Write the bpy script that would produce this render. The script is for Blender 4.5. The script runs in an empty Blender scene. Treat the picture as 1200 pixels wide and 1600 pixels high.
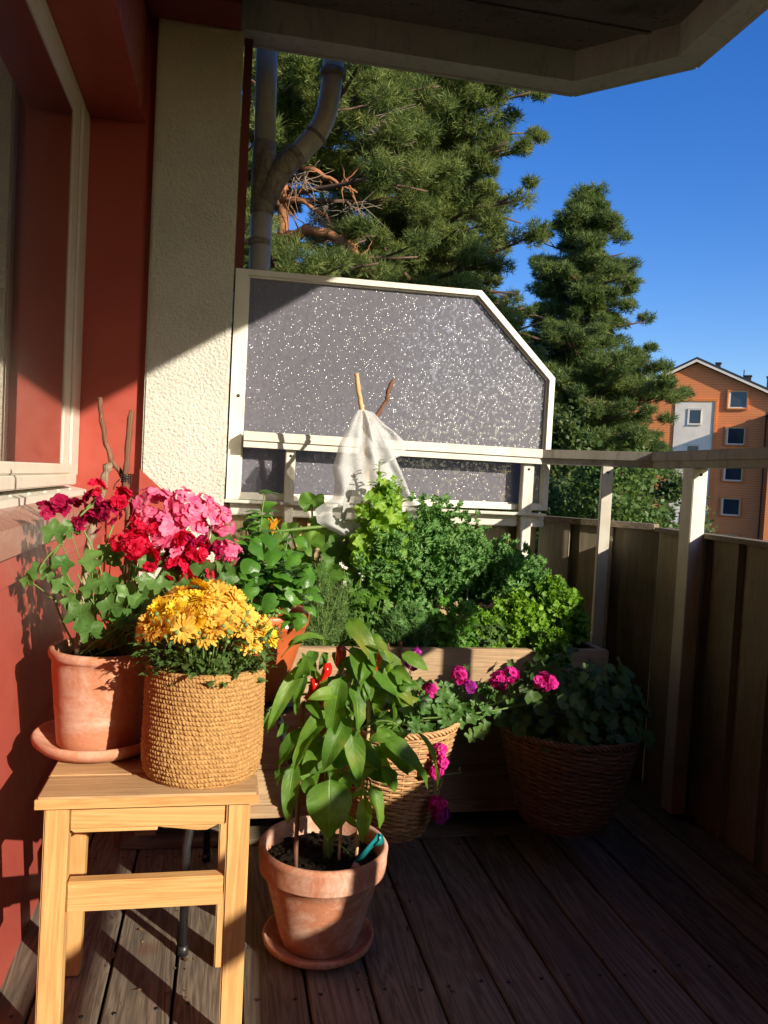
import bpy, bmesh, math, random
import numpy as np
from mathutils import Vector, Matrix, noise
random.seed(7)
sc = bpy.context.scene
COL = sc.collection
PI = math.pi
V = Vector
rnd = random.random
def ru(a, b): return a + (b - a) * random.random()
def lerp(a, b, t): return a + (b - a) * t

# ------------------------------------------------------------------ mesh builder
class MB:
    def __init__(s): s.v = []; s.f = []; s.uv = []; s.sm = []; s.mi = []
    def add(s, vs, fs, uvs=None, smooth=True, mi=0):
        o = len(s.v); s.v += [tuple(p) for p in vs]
        s.uv += uvs if uvs else [(0.5, 0.5)] * len(vs)
        for f in fs: s.f.append(tuple(i + o for i in f)); s.sm.append(smooth); s.mi.append(mi)
    def box(s, x0, x1, y0, y1, z0, z1, mi=0):
        s.hexa([(x0,y0,z0),(x1,y0,z0),(x1,y1,z0),(x0,y1,z0),(x0,y0,z1),(x1,y0,z1),(x1,y1,z1),(x0,y1,z1)], mi)
    def hexa(s, p, mi=0):
        s.add(p, [(3,2,1,0),(4,5,6,7),(0,1,5,4),(1,2,6,5),(2,3,7,6),(3,0,4,7)], smooth=False, mi=mi)
    def bbox(s, x0, x1, y0, y1, z0, z1, b=0.003, M=None, mi=0):
        bm = bmesh.new(); bmesh.ops.create_cube(bm, size=1)
        for v in bm.verts: v.co = V((lerp(x0,x1,v.co.x+.5), lerp(y0,y1,v.co.y+.5), lerp(z0,z1,v.co.z+.5)))
        if b: bmesh.ops.bevel(bm, geom=list(bm.edges), offset=b, segments=2, affect='EDGES')
        if M is not None: bmesh.ops.transform(bm, matrix=M, verts=bm.verts)
        s.frombm(bm, mi)
    def frombm(s, bm, mi=0, smooth=False):
        bm.verts.ensure_lookup_table()
        for i, v in enumerate(bm.verts): v.index = i
        s.add([v.co for v in bm.verts], [[v.index for v in f.verts] for f in bm.faces], smooth=smooth, mi=mi); bm.free()
    def prism(s, poly, axis, a, b, mi=0):
        n = len(poly)
        def P(q, h):
            return {'x': (h, q[0], q[1]), 'y': (q[0], h, q[1]), 'z': (q[0], q[1], h)}[axis]
        vs = [P(q, a) for q in poly] + [P(q, b) for q in poly]
        fs = [tuple(range(n))[::-1], tuple(range(n, 2*n))] + [(i, (i+1) % n, n+(i+1) % n, n+i) for i in range(n)]
        s.add(vs, fs, smooth=False, mi=mi)
    def tube(s, pts, rads, n=8, cap=True, closed=False, mi=0):
        pts = [V(p) for p in pts]
        if not hasattr(rads, '__len__'): rads = [rads] * len(pts)
        m = len(pts); vs = []; up = None
        for i, p in enumerate(pts):
            a = pts[(i-1) % m] if (closed or i > 0) else p; b = pts[(i+1) % m] if (closed or i < m-1) else p
            t = (b - a); t = t.normalized() if t.length > 1e-9 else V((0,0,1))
            if up is None:
                up = t.orthogonal().normalized()
            else:
                up = up - t * up.dot(t); up = up.normalized() if up.length > 1e-6 else t.orthogonal().normalized()
            w = t.cross(up)
            for k in range(n):
                c = 2*PI*k/n; vs.append(p + (up*math.cos(c) + w*math.sin(c)) * rads[i])
        fs = []
        for i in range(m if closed else m-1):
            j = (i+1) % m
            for k in range(n): fs.append((i*n+k, i*n+(k+1) % n, j*n+(k+1) % n, j*n+k))
        if cap and not closed: fs += [tuple(range(n))[::-1], tuple((m-1)*n+k for k in range(n))]
        s.add(vs, fs, mi=mi)
    def lathe(s, prof, c, n=48, mi=0, fn=None, M=None):
        vs = []; c = V(c)
        for j, (r, z) in enumerate(prof):
            for k in range(n):
                a = 2*PI*k/n; rr = r + (fn(a, z, j) if fn else 0)
                p = V((rr*math.cos(a), rr*math.sin(a), z)); 
                if M is not None: p = M @ p
                vs.append(p + c)
        fs = []
        for j in range(len(prof)-1):
            for k in range(n): fs.append((j*n+k, j*n+(k+1) % n, (j+1)*n+(k+1) % n, (j+1)*n+k))
        s.add(vs, fs, mi=mi)
    def build(s, name, mat, parent=None, loc=None):
        me = bpy.data.meshes.new(name); me.from_pydata(s.v, [], s.f)
        me.polygons.foreach_set('use_smooth', s.sm)
        if isinstance(mat, (list, tuple)):
            for m in mat: me.materials.append(m)
            me.polygons.foreach_set('material_index', s.mi)
        else: me.materials.append(mat)
        uvl = me.uv_layers.new(name='UVMap')
        li = np.empty(len(me.loops), dtype=np.int32); me.loops.foreach_get('vertex_index', li)
        uvl.data.foreach_set('uv', np.array(s.uv, dtype=np.float32)[li].ravel())
        me.update()
        o = bpy.data.objects.new(name, me); COL.objects.link(o)
        if parent is not None:
            o.parent = parent; o.matrix_parent_inverse = Matrix.Translation(-parent.location)
        return o
def npmesh(name, verts, faces, mat, parent=None, smooth=False):
    me = bpy.data.meshes.new(name); nv = len(verts); nf, k = faces.shape
    me.vertices.add(nv); me.vertices.foreach_set('co', verts.astype(np.float32).ravel())
    me.loops.add(nf*k); me.loops.foreach_set('vertex_index', faces.astype(np.int32).ravel())
    me.polygons.add(nf); me.polygons.foreach_set('loop_start', np.arange(0, nf*k, k, dtype=np.int32))
    me.polygons.foreach_set('use_smooth', np.full(nf, smooth))
    me.materials.append(mat); me.update(calc_edges=True)
    o = bpy.data.objects.new(name, me); COL.objects.link(o)
    if parent is not None:
        o.parent = parent; o.matrix_parent_inverse = Matrix.Translation(-parent.location)
    return o
def tag(o, label=None, cat=None, group=None, kind=None):
    if label: o['label'] = label
    if cat: o['category'] = cat
    if group: o['group'] = group
    if kind: o['kind'] = kind
    return o
def thing(name, loc, label, cat, group=None):
    o = bpy.data.objects.new(name, None); COL.objects.link(o); o.location = loc; o.empty_display_size = .05
    return tag(o, label, cat, group)

# ------------------------------------------------------------------ materials
def newmat(name):
    m = bpy.data.materials.new(name); m.use_nodes = True; nt = m.node_tree
    for n in list(nt.nodes): nt.nodes.remove(n)
    out = nt.nodes.new('ShaderNodeOutputMaterial'); b = nt.nodes.new('ShaderNodeBsdfPrincipled')
    nt.links.new(b.outputs[0], out.inputs[0])
    return m, nt, b, out
class N:
    def __init__(s, nt): s.nt = nt
    def n(s, t, **kw):
        x = s.nt.nodes.new(t)
        for k, v in kw.items():
            if k in x.inputs: 
                if hasattr(v, 'is_linked') or isinstance(v, bpy.types.NodeSocket): s.nt.links.new(v, x.inputs[k])
                else: x.inputs[k].default_value = v
            else: setattr(x, k, v)
        return x
    def l(s, a, b): s.nt.links.new(a, b)
    def coord(s, kind='Object', scale=(1,1,1), rot=(0,0,0)):
        c = s.n('ShaderNodeTexCoord'); mp = s.n('ShaderNodeMapping'); mp.inputs['Scale'].default_value = scale; mp.inputs['Rotation'].default_value = rot
        s.l(c.outputs[kind], mp.inputs[0]); return mp.outputs[0]
    def noise(s, vec, scale, detail=4, rough=.6, dist=0):
        x = s.n('ShaderNodeTexNoise'); s.l(vec, x.inputs['Vector']); x.inputs['Scale'].default_value = scale
        x.inputs['Detail'].default_value = detail; x.inputs['Roughness'].default_value = rough; x.inputs['Distortion'].default_value = dist
        return x.outputs['Fac']
    def ramp(s, fac, stops):
        x = s.n('ShaderNodeValToRGB'); s.l(fac, x.inputs[0]); e = x.color_ramp.elements
        while len(e) < len(stops): e.new(.5)
        for i, (p, c) in enumerate(stops):
            e[i].position = p; e[i].color = (*c, 1) if len(c) == 3 else c
        return x.outputs[0]
    def mix(s, a, b, fac, mode='MIX'):
        x = s.n('ShaderNodeMix'); x.data_type = 'RGBA'; x.blend_type = mode
        for sock, val in ((x.inputs[0], fac), (x.inputs[6], a), (x.inputs[7], b)):
            if isinstance(val, bpy.types.NodeSocket): s.l(val, sock)
            else: sock.default_value = val if not isinstance(val, tuple) else (*val[:3], 1)
        return x.outputs[2]
    def math(s, op, a, b=0., c=0.):
        x = s.n('ShaderNodeMath'); x.operation = op
        for i, val in enumerate((a, b, c)):
            if isinstance(val, bpy.types.NodeSocket): s.l(val, x.inputs[i])
            else: x.inputs[i].default_value = val
        return x.outputs[0]
    def mapr(s, v, a, b, c=0., d=1.):
        x = s.n('ShaderNodeMapRange'); s.l(v, x.inputs[0])
        for i, val in enumerate((a, b, c, d)): x.inputs[i+1].default_value = val
        return x.outputs[0]
    def bump(s, h, strength=.5, dist=.01, normal=None):
        x = s.n('ShaderNodeBump'); s.l(h, x.inputs['Height']); x.inputs['Strength'].default_value = strength; x.inputs['Distance'].default_value = dist
        if normal is not None: s.l(normal, x.inputs['Normal'])
        return x.outputs[0]
    def island(s): return s.n('ShaderNodeNewGeometry').outputs['Random Per Island']
def setb(b, **kw):
    for k, v in kw.items():
        k = k.replace('_', ' ')
        b.inputs[k].default_value = v if not isinstance(v, tuple) else (*v[:3], 1)

def paint(name, c, c2=None, rough=.5, dirt=.5, scale=4, bump=.1, bscale=80, spec=.4, dirtc=None):
    m, nt, b, o = newmat(name); n = N(nt); vec = n.coord()
    c2 = c2 or tuple(x*.8 for x in c)
    f = n.noise(vec, scale, 6, .65); base = n.ramp(f, [(.3, c2), (.62, c)])
    f2 = n.noise(n.coord(scale=(1,1,.25)), scale*5, 5, .7)
    d = n.mapr(f2, .52, .78, 0, dirt)
    base = n.mix(base, dirtc or tuple(x*.45 for x in c), d)
    n.l(base, b.inputs['Base Color']); setb(b, Specular_IOR_Level=spec)
    n.l(n.mapr(n.noise(vec, scale*8, 3), .3, .7, rough-.08, rough+.1), b.inputs['Roughness'])
    n.l(n.bump(n.noise(vec, bscale, 4, .7), bump, .002), b.inputs['Normal'])
    return m
def wood(name, c1, c2, axis='x', dark=None, scale=1., rough=.6, knots=.0, isl=.25, bump=.35, weather=0., ring=1.):
    m, nt, b, o = newmat(name); n = N(nt)
    st = {'x': (.06, 1, 1), 'y': (1, .06, 1), 'z': (1, 1, .06)}[axis]
    c = n.n('ShaderNodeTexCoord'); isr = n.island()
    off = n.n('ShaderNodeVectorMath'); off.operation = 'MULTIPLY_ADD'
    comb = n.n('ShaderNodeCombineXYZ'); 
    for i in range(3): n.l(isr, comb.inputs[i])
    off.inputs[1].default_value = (7.3, 5.1, 9.7); n.l(comb.outputs[0], off.inputs[0]); n.l(c.outputs['Object'], off.inputs[2])
    mp = n.n('ShaderNodeMapping'); n.l(off.outputs[0], mp.inputs[0]); mp.inputs['Scale'].default_value = tuple(x*scale for x in st)
    v = mp.outputs[0]
    g1 = n.noise(v, 60, 5, .6, .6); g2 = n.noise(v, 14, 4, .55, 1.4)
    w = n.math('FRACT', n.math('MULTIPLY', g2, 9.0*ring)); w = n.math('ABSOLUTE', n.math('SUBTRACT', w, .5))
    w = n.mapr(w, 0, .5, 0, 1)
    f = n.math('ADD', n.math('MULTIPLY', g1, .5), n.math('MULTIPLY', w, .5))
    base = n.ramp(f, [(.2, c2), (.75, c1)])
    g3 = n.noise(v, 180, 3, .6)
    base = n.mix(base, dark or tuple(x*.5 for x in c2), n.mapr(g3, .58, .8, 0, .6))
    if knots:
        vo = n.n('ShaderNodeTexVoronoi'); n.l(off.outputs[0], vo.inputs['Vector']); vo.inputs['Scale'].default_value = 6; 
        kn = n.mapr(n.math('ADD', vo.outputs['Distance'], n.math('MULTIPLY', g1, .05)), .10, .20, knots, 0)
        base = n.mix(base, (.16, .06, .02), kn)
    if weather:
        base = n.mix(base, (.12, .105, .09), n.mapr(n.noise(off.outputs[0], 5, 5, .7), .4, .75, 0, weather))
    hs = n.n('ShaderNodeHueSaturation'); n.l(base, hs.inputs['Color']); n.l(n.mapr(isr, 0, 1, 1-isl, 1+isl), hs.inputs['Value'])
    n.l(hs.outputs[0], b.inputs['Base Color']); setb(b, Roughness=rough, Specular_IOR_Level=.3)
    h = n.math('ADD', n.math('MULTIPLY', g3, .6), n.math('MULTIPLY', f, .6))
    n.l(n.bump(h, bump, .002), b.inputs['Normal'])
    return m
def leafmat(name, c1, c2, c3=None, trans=.35, rough=.45, veins=0., vein_c=None, nscale=12, spec=.35, yellow=0., rv=0):
    m, nt, b, o = newmat(name); n = N(nt); isr = n.island(); vec = n.coord()
    f = n.math('ADD', n.math('MULTIPLY', isr, .5), n.mapr(n.noise(vec, nscale, 3), .3, .7, 0., .55))
    base = n.ramp(f, [(.2, c1), (.6, c2), (.95, c3 or c2)])
    uv = n.n('ShaderNodeTexCoord').outputs['UV']; sp = n.n('ShaderNodeSeparateXYZ'); n.l(uv, sp.inputs[0])
    u = n.math('ABSOLUTE', n.math('SUBTRACT', sp.outputs[0], .5)); vv = sp.outputs[1]
    nrm = n.noise(vec, 140, 3)
    if veins:
        mid = n.mapr(u, .0, .035, 1, 0)
        sv = n.math('FRACT', n.math('MULTIPLY', n.math('SUBTRACT', vv, n.math('MULTIPLY', u, .55)), 7.5))
        sv = n.math('ABSOLUTE', n.math('SUBTRACT', sv, .5))
        side = n.mapr(sv, .0, .07, 1, 0)
        vn = n.math('MAXIMUM', mid, n.math('MULTIPLY', side, .65))
        base = n.mix(base, vein_c or tuple(min(1, x*2.2) for x in c2), n.math('MULTIPLY', vn, veins))
        nrm = n.math('SUBTRACT', n.math('MULTIPLY', nrm, .35), n.math('MULTIPLY', vn, .8))
    if rv:
        du = n.math('SUBTRACT', sp.outputs[0], .5); dv = n.math('SUBTRACT', sp.outputs[1], .5); an = n.math('ARCTAN2', dv, du)
        rr = n.math('SQRT', n.math('ADD', n.math('MULTIPLY', du, du), n.math('MULTIPLY', dv, dv)))
        vn = n.mapr(n.math('MULTIPLY', n.math('ABSOLUTE', n.math('SINE', n.math('MULTIPLY', n.math('ADD', an, PI), rv/2))), rr), .0, .035, .5, 0)
        base = n.mix(base, tuple(min(1, x*1.9+.03) for x in c2), vn)
        base = n.mix(base, tuple(x*.62 for x in c1), n.mapr(rr, .0, .32, .35, 0))
    if yellow:
        base = n.mix(base, (.32, .27, .05), n.mapr(n.noise(vec, 9, 2), .6, .72, 0, yellow))
    n.l(base, b.inputs['Base Color']); setb(b, Roughness=rough, Specular_IOR_Level=spec)
    n.l(n.bump(nrm, .35, .003), b.inputs['Normal'])
    tr = n.n('ShaderNodeBsdfTranslucent'); br = n.n('ShaderNodeHueSaturation'); n.l(base, br.inputs['Color'])
    br.inputs['Value'].default_value = 2.0; br.inputs['Saturation'].default_value = 1.1; br.inputs['Hue'].default_value = .485
    n.l(br.outputs[0], tr.inputs[0])
    mx = n.n('ShaderNodeMixShader'); mx.inputs[0].default_value = trans; n.l(b.outputs[0], mx.inputs[1]); n.l(tr.outputs[0], mx.inputs[2])
    n.l(mx.outputs[0], o.inputs[0]); return m
def petalmat(name, c1, c2, trans=.35):
    m = leafmat(name, c1, lerp3(c1, c2, .5), c2, trans=trans, rough=.6, nscale=40, spec=.2)
    for x in m.node_tree.nodes:
        if x.type == 'HUE_SAT': x.inputs['Hue'].default_value = .5; x.inputs['Value'].default_value = 1.2
    return m
def lerp3(a, b, t): return tuple(lerp(x, y, t) for x, y in zip(a, b))

def terracotta(name, c=(.52, .20, .10), bloom=.35):
    m, nt, b, o = newmat(name); n = N(nt); vec = n.coord(); v2 = n.coord(scale=(.6, .6, 3))
    base = n.ramp(n.noise(vec, 9, 6, .65), [(.3, tuple(x*.82 for x in c)), (.65, c)])
    base = n.mix(base, (.70, .54, .45), n.mapr(n.noise(vec, 9, 8, .8, .6), .45, .66, 0, bloom*1.5))
    base = n.mix(base, tuple(x*.6 for x in c), n.mapr(n.noise(v2, 22, 4, .7), .58, .8, 0, .45))
    base = n.mix(base, (.10, .05, .03), n.mapr(n.noise(vec, 120, 2, .5), .70, .78, 0, .5))
    n.l(base, b.inputs['Base Color']); setb(b, Roughness=.85, Specular_IOR_Level=.2)
    h = n.math('ADD', n.noise(v2, 60, 4, .7), n.math('MULTIPLY', n.noise(vec, 300, 3), .5))
    n.l(n.bump(h, .3, .0015), b.inputs['Normal']); return m

M = {}
M['red'] = paint('red_paint', (.36, .065, .045), (.31, .054, .038), .38, .12, 3, .06, 60, .45)
M['redwall'] = paint('red_siding_paint', (.37, .075, .056), (.32, .06, .045), .42, .2, 2.5, .1, 50, .4, (.30, .09, .07))
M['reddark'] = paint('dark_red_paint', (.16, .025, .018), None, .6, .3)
M['white'] = paint('white_aluminium', (.72, .69, .62), (.64, .60, .53), .35, .25, 5, .06, 90, .5, (.42, .38, .31))
M['rail'] = paint('rail_paint', (.70, .67, .60), (.55, .51, .44), .45, .55, 5, .12, 60, .4, (.22, .19, .15))
M['railshade'] = paint('shaded_rail_paint', (.40, .37, .32), (.27, .245, .20), .6, .8, 7, .25, 60, .3, (.08, .065, .05))  # rail colour darkened to paint in the shade on chamfer and side
M['frame'] = paint('window_frame_paint', (.70, .65, .57), (.64, .59, .51), .35, .2, 5, .05, 90, .5)
M['sill'] = paint('mauve_sill_metal', (.36, .17, .13), (.31, .14, .11), .28, .25, 4, .05, 50, .6, (.5, .36, .3))
M['edge'] = paint('concrete_edge', (.64, .61, .56), (.52, .50, .46), .75, .5, 6, .25, 90, .2, (.14, .12, .10))
M['pipe'] = paint('drainpipe_paint', (.46, .42, .37), (.36, .33, .29), .45, .35, 8, .1, 80, .4, (.10, .09, .08))
M['pipeold'] = paint('peeling_pipe_paint', (.34, .29, .23), (.14, .11, .08), .7, .9, 22, .4, 60, .2, (.06, .045, .035))
M['metal'] = paint('black_metal', (.02, .02, .022), None, .3, .1, 5, .02, 80, .6)
M['hook'] = paint('rusty_wire', (.20, .10, .06), (.12, .05, .03), .7, .4, 30, .3, 200, .3)
M['stool'] = wood('pine_varnished', (.66, .39, .16), (.50, .27, .10), 'x', dark=(.34, .16, .055), scale=.8, rough=.42, knots=.7, isl=.08, bump=.2, ring=1.1)
M['stoolz'] = wood('pine_varnished_legs', (.66, .39, .16), (.50, .27, .10), 'z', dark=(.34, .16, .055), scale=.8, rough=.42, knots=.7, isl=.08, bump=.2, ring=1.1)
M['stooltop'] = wood('pine_weathered_top', (.58, .38, .20), (.44, .26, .12), 'x', rough=.6, knots=.35, isl=.05, bump=.3, weather=.25)
M['deck'] = wood('deck_wood', (.265, .215, .165), (.105, .083, .064), 'y', dark=(.05, .038, .028), scale=1., rough=.7, knots=.5, isl=.22, bump=.6, weather=.55)
M['trough'] = wood('trough_wood', (.50, .34, .20), (.36, .225, .125), 'x', rough=.75, knots=.3, isl=.12, bump=.5, weather=.45)
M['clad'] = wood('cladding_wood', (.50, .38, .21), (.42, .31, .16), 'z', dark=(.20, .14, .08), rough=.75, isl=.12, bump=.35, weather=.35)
M['cladside'] = wood('shaded_cladding_wood', (.32, .285, .20), (.25, .22, .155), 'z', dark=(.06, .045, .03), rough=.85, isl=.15, bump=.35, weather=.5)  # cladding colour lowered to stand for shade on the chamfer and side boards
M['cap'] = wood('weathered_cap_wood', (.27, .22, .16), (.17, .135, .095), 'x', rough=.85, isl=.2, bump=.7, weather=.7)
M['twig'] = wood('twig_bark', (.24, .12, .075), (.12, .055, .038), 'z', scale=2, rough=.85, isl=.3, bump=.9)
M['twiggrey'] = wood('grey_twig_bark', (.34, .26, .19), (.16, .10, .07), 'z', scale=2, rough=.9, isl=.3, bump=.9)
M['cane'] = wood('cane_wood', (.62, .42, .22), (.48, .30, .14), 'z', scale=2, rough=.7, isl=.15, bump=.4)
M['wicker'] = wood('wicker_willow_shaded', (.20, .11, .055), (.11, .055, .03), 'x', scale=3, rough=.6, isl=.35, bump=.4)  # willow darkened, shade of the right basket put into its colour
M['wickerlight'] = wood('wicker_light', (.56, .33, .155), (.36, .185, .085), 'x', scale=3, rough=.6, isl=.35, bump=.4)
M['terra'] = terracotta('terracotta', (.56, .235, .13), .45)
M['terra2'] = terracotta('terracotta_worn', (.53, .215, .12), .55)
M['plasticpot'] = paint('orange_plastic', (.50, .115, .035), (.44, .10, .03), .4, .1, 5, .03, 60, .5)
M['sticker'] = paint('sticker_white', (.7, .68, .64), None, .5, .2, 30, .0, 60, .4)
M['ink'] = paint('ink_black', (.02, .02, .02), None, .5, 0, 30, .0, 60, .4)
M['teal'] = paint('teal_plastic', (.01, .20, .22), None, .3, .1, 5, .0, 60, .5)
M['pinklabel'] = paint('pink_label', (.75, .35, .40), None, .5, .1, 5, .0, 60, .5)
M['bark'] = paint('pine_bark', (.38, .17, .085), (.22, .10, .055), .9, .8, 3, .8, 12, .1, (.10, .05, .03))
M['barkdark'] = paint('dark_branch_bark', (.16, .10, .075), (.09, .06, .05), .9, .5, 6, .6, 20, .1)
M['barkgrey'] = paint('dead_twig_bark', (.34, .27, .21), (.22, .17, .13), .9, .4, 6, .6, 20, .1)
M['pine'] = leafmat('pine_needles', (.045, .075, .02), (.13, .175, .045), (.27, .29, .09), .3, .55, nscale=2.4, spec=.2)
M['pine2'] = leafmat('pine_needles_cool', (.04, .07, .025), (.10, .15, .04), (.22, .25, .08), .3, .55, nscale=1.6, spec=.2)
M['decid'] = leafmat('deciduous_leaves', (.05, .10, .025), (.085, .15, .035), (.13, .20, .05), .35, .5, nscale=1.)
M['decid2'] = leafmat('birch_leaves', (.04, .075, .022), (.07, .115, .03), (.12, .15, .04), .35, .5, nscale=1.)
M['chili'] = leafmat('pepper_leaf', (.06, .15, .018), (.11, .235, .028), (.20, .34, .05), .38, .45, veins=.38, vein_c=(.24, .38, .09), nscale=22, spec=.32, yellow=.5)
M['ivy'] = leafmat('ivy_pelargonium_leaf', (.06, .15, .03), (.10, .21, .05), (.15, .28, .07), .35, .42, nscale=20, yellow=.4, rv=5)
M['mumleaf'] = leafmat('chrysanthemum_leaf', (.06, .12, .03), (.095, .175, .045), (.14, .23, .06), .3, .55, nscale=25)
M['basil'] = leafmat('basil_leaf', (.06, .17, .025), (.09, .24, .03), (.16, .33, .05), .35, .35, nscale=20, spec=.5)
M['herb'] = leafmat('feathery_herb', (.07, .15, .04), (.12, .21, .06), (.22, .30, .10), .3, .6, nscale=10)
M['dill'] = leafmat('dill_leaf', (.045, .12, .035), (.08, .18, .05), (.13, .25, .07), .3, .6, nscale=10)
M['lettuce'] = leafmat('lettuce_leaf', (.13, .26, .03), (.22, .38, .045), (.36, .50, .08), .42, .45, nscale=18)
M['darklettuce'] = leafmat('squash_leaf', (.06, .14, .02), (.10, .22, .03), (.17, .31, .04), .4, .5, nscale=10, rv=7)
M['kale'] = leafmat('kale_leaf', (.075, .18, .045), (.125, .27, .07), (.21, .38, .12), .3, .5, nscale=18)
M['parsley'] = leafmat('curly_parsley_leaf', (.10, .22, .02), (.17, .33, .03), (.27, .44, .05), .35, .5, nscale=14)
M['flatpars'] = leafmat('flat_parsley_leaf', (.07, .20, .02), (.11, .28, .03), (.16, .36, .04), .35, .45, nscale=14)
M['nast'] = leafmat('round_dark_leaf', (.04, .09, .02), (.065, .13, .03), (.10, .18, .04), .35, .5, nscale=14)
M['stem'] = leafmat('green_stem', (.12, .22, .05), (.17, .27, .07), (.22, .30, .10), .1, .5)
M['stemdark'] = leafmat('dark_stem', (.07, .06, .03), (.10, .09, .04), (.14, .12, .05), .0, .6)
M['kalestem'] = leafmat('kale_stem', (.25, .36, .16), (.32, .42, .20), None, .1, .5)
M['crimson'] = petalmat('crimson_petal', (.30, .005, .05), (.52, .012, .10))
M['redpetal'] = petalmat('red_petal', (.62, .008, .045), (.80, .02, .09))
M['pink'] = petalmat('pink_petal', (.80, .09, .27), (.92, .36, .52))
M['magenta'] = petalmat('magenta_petal', (.62, .02, .27), (.82, .06, .42))
M['purple'] = petalmat('purple_petal', (.40, .03, .33), (.56, .07, .47))
M['yellow'] = petalmat('yellow_petal', (.86, .58, .03), (.92, .70, .08), .3)
M['amber'] = petalmat('amber_petal', (.78, .44, .05), (.90, .64, .15), .3)
M['disc'] = paint('flower_disc', (.30, .18, .02), None, .8, .5, 90, .5, 300)
M['squashfl'] = petalmat('squash_petal', (.78, .34, .02), (.85, .45, .04), .4)
m_, nt_, b_, o_ = newmat('red_pepper_skin'); setb(b_, Base_Color=(.62, .010, .008), Roughness=.15, Specular_IOR_Level=.6, Coat_Weight=.5); M['pepper'] = m_
def soilmat():
    m, nt, b, o = newmat('potting_soil'); n = N(nt); vec = n.coord()
    f = n.noise(vec, 60, 6, .75)
    n.l(n.ramp(f, [(.35, (.006, .004, .003)), (.6, (.022, .014, .010)), (.78, (.08, .05, .03))]), b.inputs['Base Color'])
    setb(b, Roughness=.95, Specular_IOR_Level=.15); n.l(n.bump(f, 1., .012), b.inputs['Normal']); return m
M['soil'] = soilmat(); M['litter'] = leafmat('dry_leaf', (.06, .035, .02), (.20, .11, .05), (.40, .26, .12), .2, .8)
def stucco():
    m, nt, b, o = newmat('cream_stucco'); n = N(nt); vec = n.coord()
    v1 = n.n('ShaderNodeTexVoronoi'); n.l(vec, v1.inputs['Vector']); v1.inputs['Scale'].default_value = 120; v1.feature = 'SMOOTH_F1'
    nz = n.noise(vec, 95, 6, .75, .3)
    h = n.math('ADD', n.math('MULTIPLY', v1.outputs['Distance'], .5), n.math('MULTIPLY', nz, 1.1))
    base = n.ramp(n.noise(vec, 5, 5, .6), [(.3, (.69, .67, .60)), (.65, (.79, .77, .70))])
    base = n.mix(base, (.42, .33, .20), n.mapr(h, .62, .38, 0, .6))
    n.l(base, b.inputs['Base Color']); setb(b, Roughness=.9, Specular_IOR_Level=.2)
    n.l(n.bump(h, 1., .010), b.inputs['Normal']); return m
M['stucco'] = stucco()
def soffitmat():
    m, nt, b, o = newmat('stained_soffit'); n = N(nt); vec = n.coord()
    base = n.ramp(n.noise(vec, 2.5, 5, .6), [(.3, (.10, .085, .068)), (.7, (.15, .13, .105))])
    sp = n.noise(n.coord(scale=(1, 2.2, 1)), 34, 3, .6)
    base = n.mix(base, (.02, .018, .015), n.mapr(sp, .60, .66, 0, .8))
    base = n.mix(base, (.035, .03, .025), n.mapr(n.noise(vec, 1.6, 4), .55, .62, 0, .7))
    n.l(base, b.inputs['Base Color']); setb(b, Roughness=.9); n.l(n.bump(n.noise(vec, 70, 4), .3, .003), b.inputs['Normal']); return m
M['soffit'] = soffitmat()
def winglass():
    m, nt, b, o = newmat('window_glass'); n = N(nt)
    setb(b, Base_Color=(.035, .022, .018), Roughness=.3)
    gl = n.n('ShaderNodeBsdfGlossy'); gl.inputs['Color'].default_value = (.9, .86, .8, 1); gl.inputs['Roughness'].default_value = .004
    fr = n.n('ShaderNodeFresnel'); fr.inputs[0].default_value = 2.2
    mx = n.n('ShaderNodeMixShader'); n.l(n.math('MAXIMUM', fr.outputs[0], .6), mx.inputs[0]); n.l(b.outputs[0], mx.inputs[1]); n.l(gl.outputs[0], mx.inputs[2])
    n.l(mx.outputs[0], o.inputs[0]); return m
M['glass'] = winglass()
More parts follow.
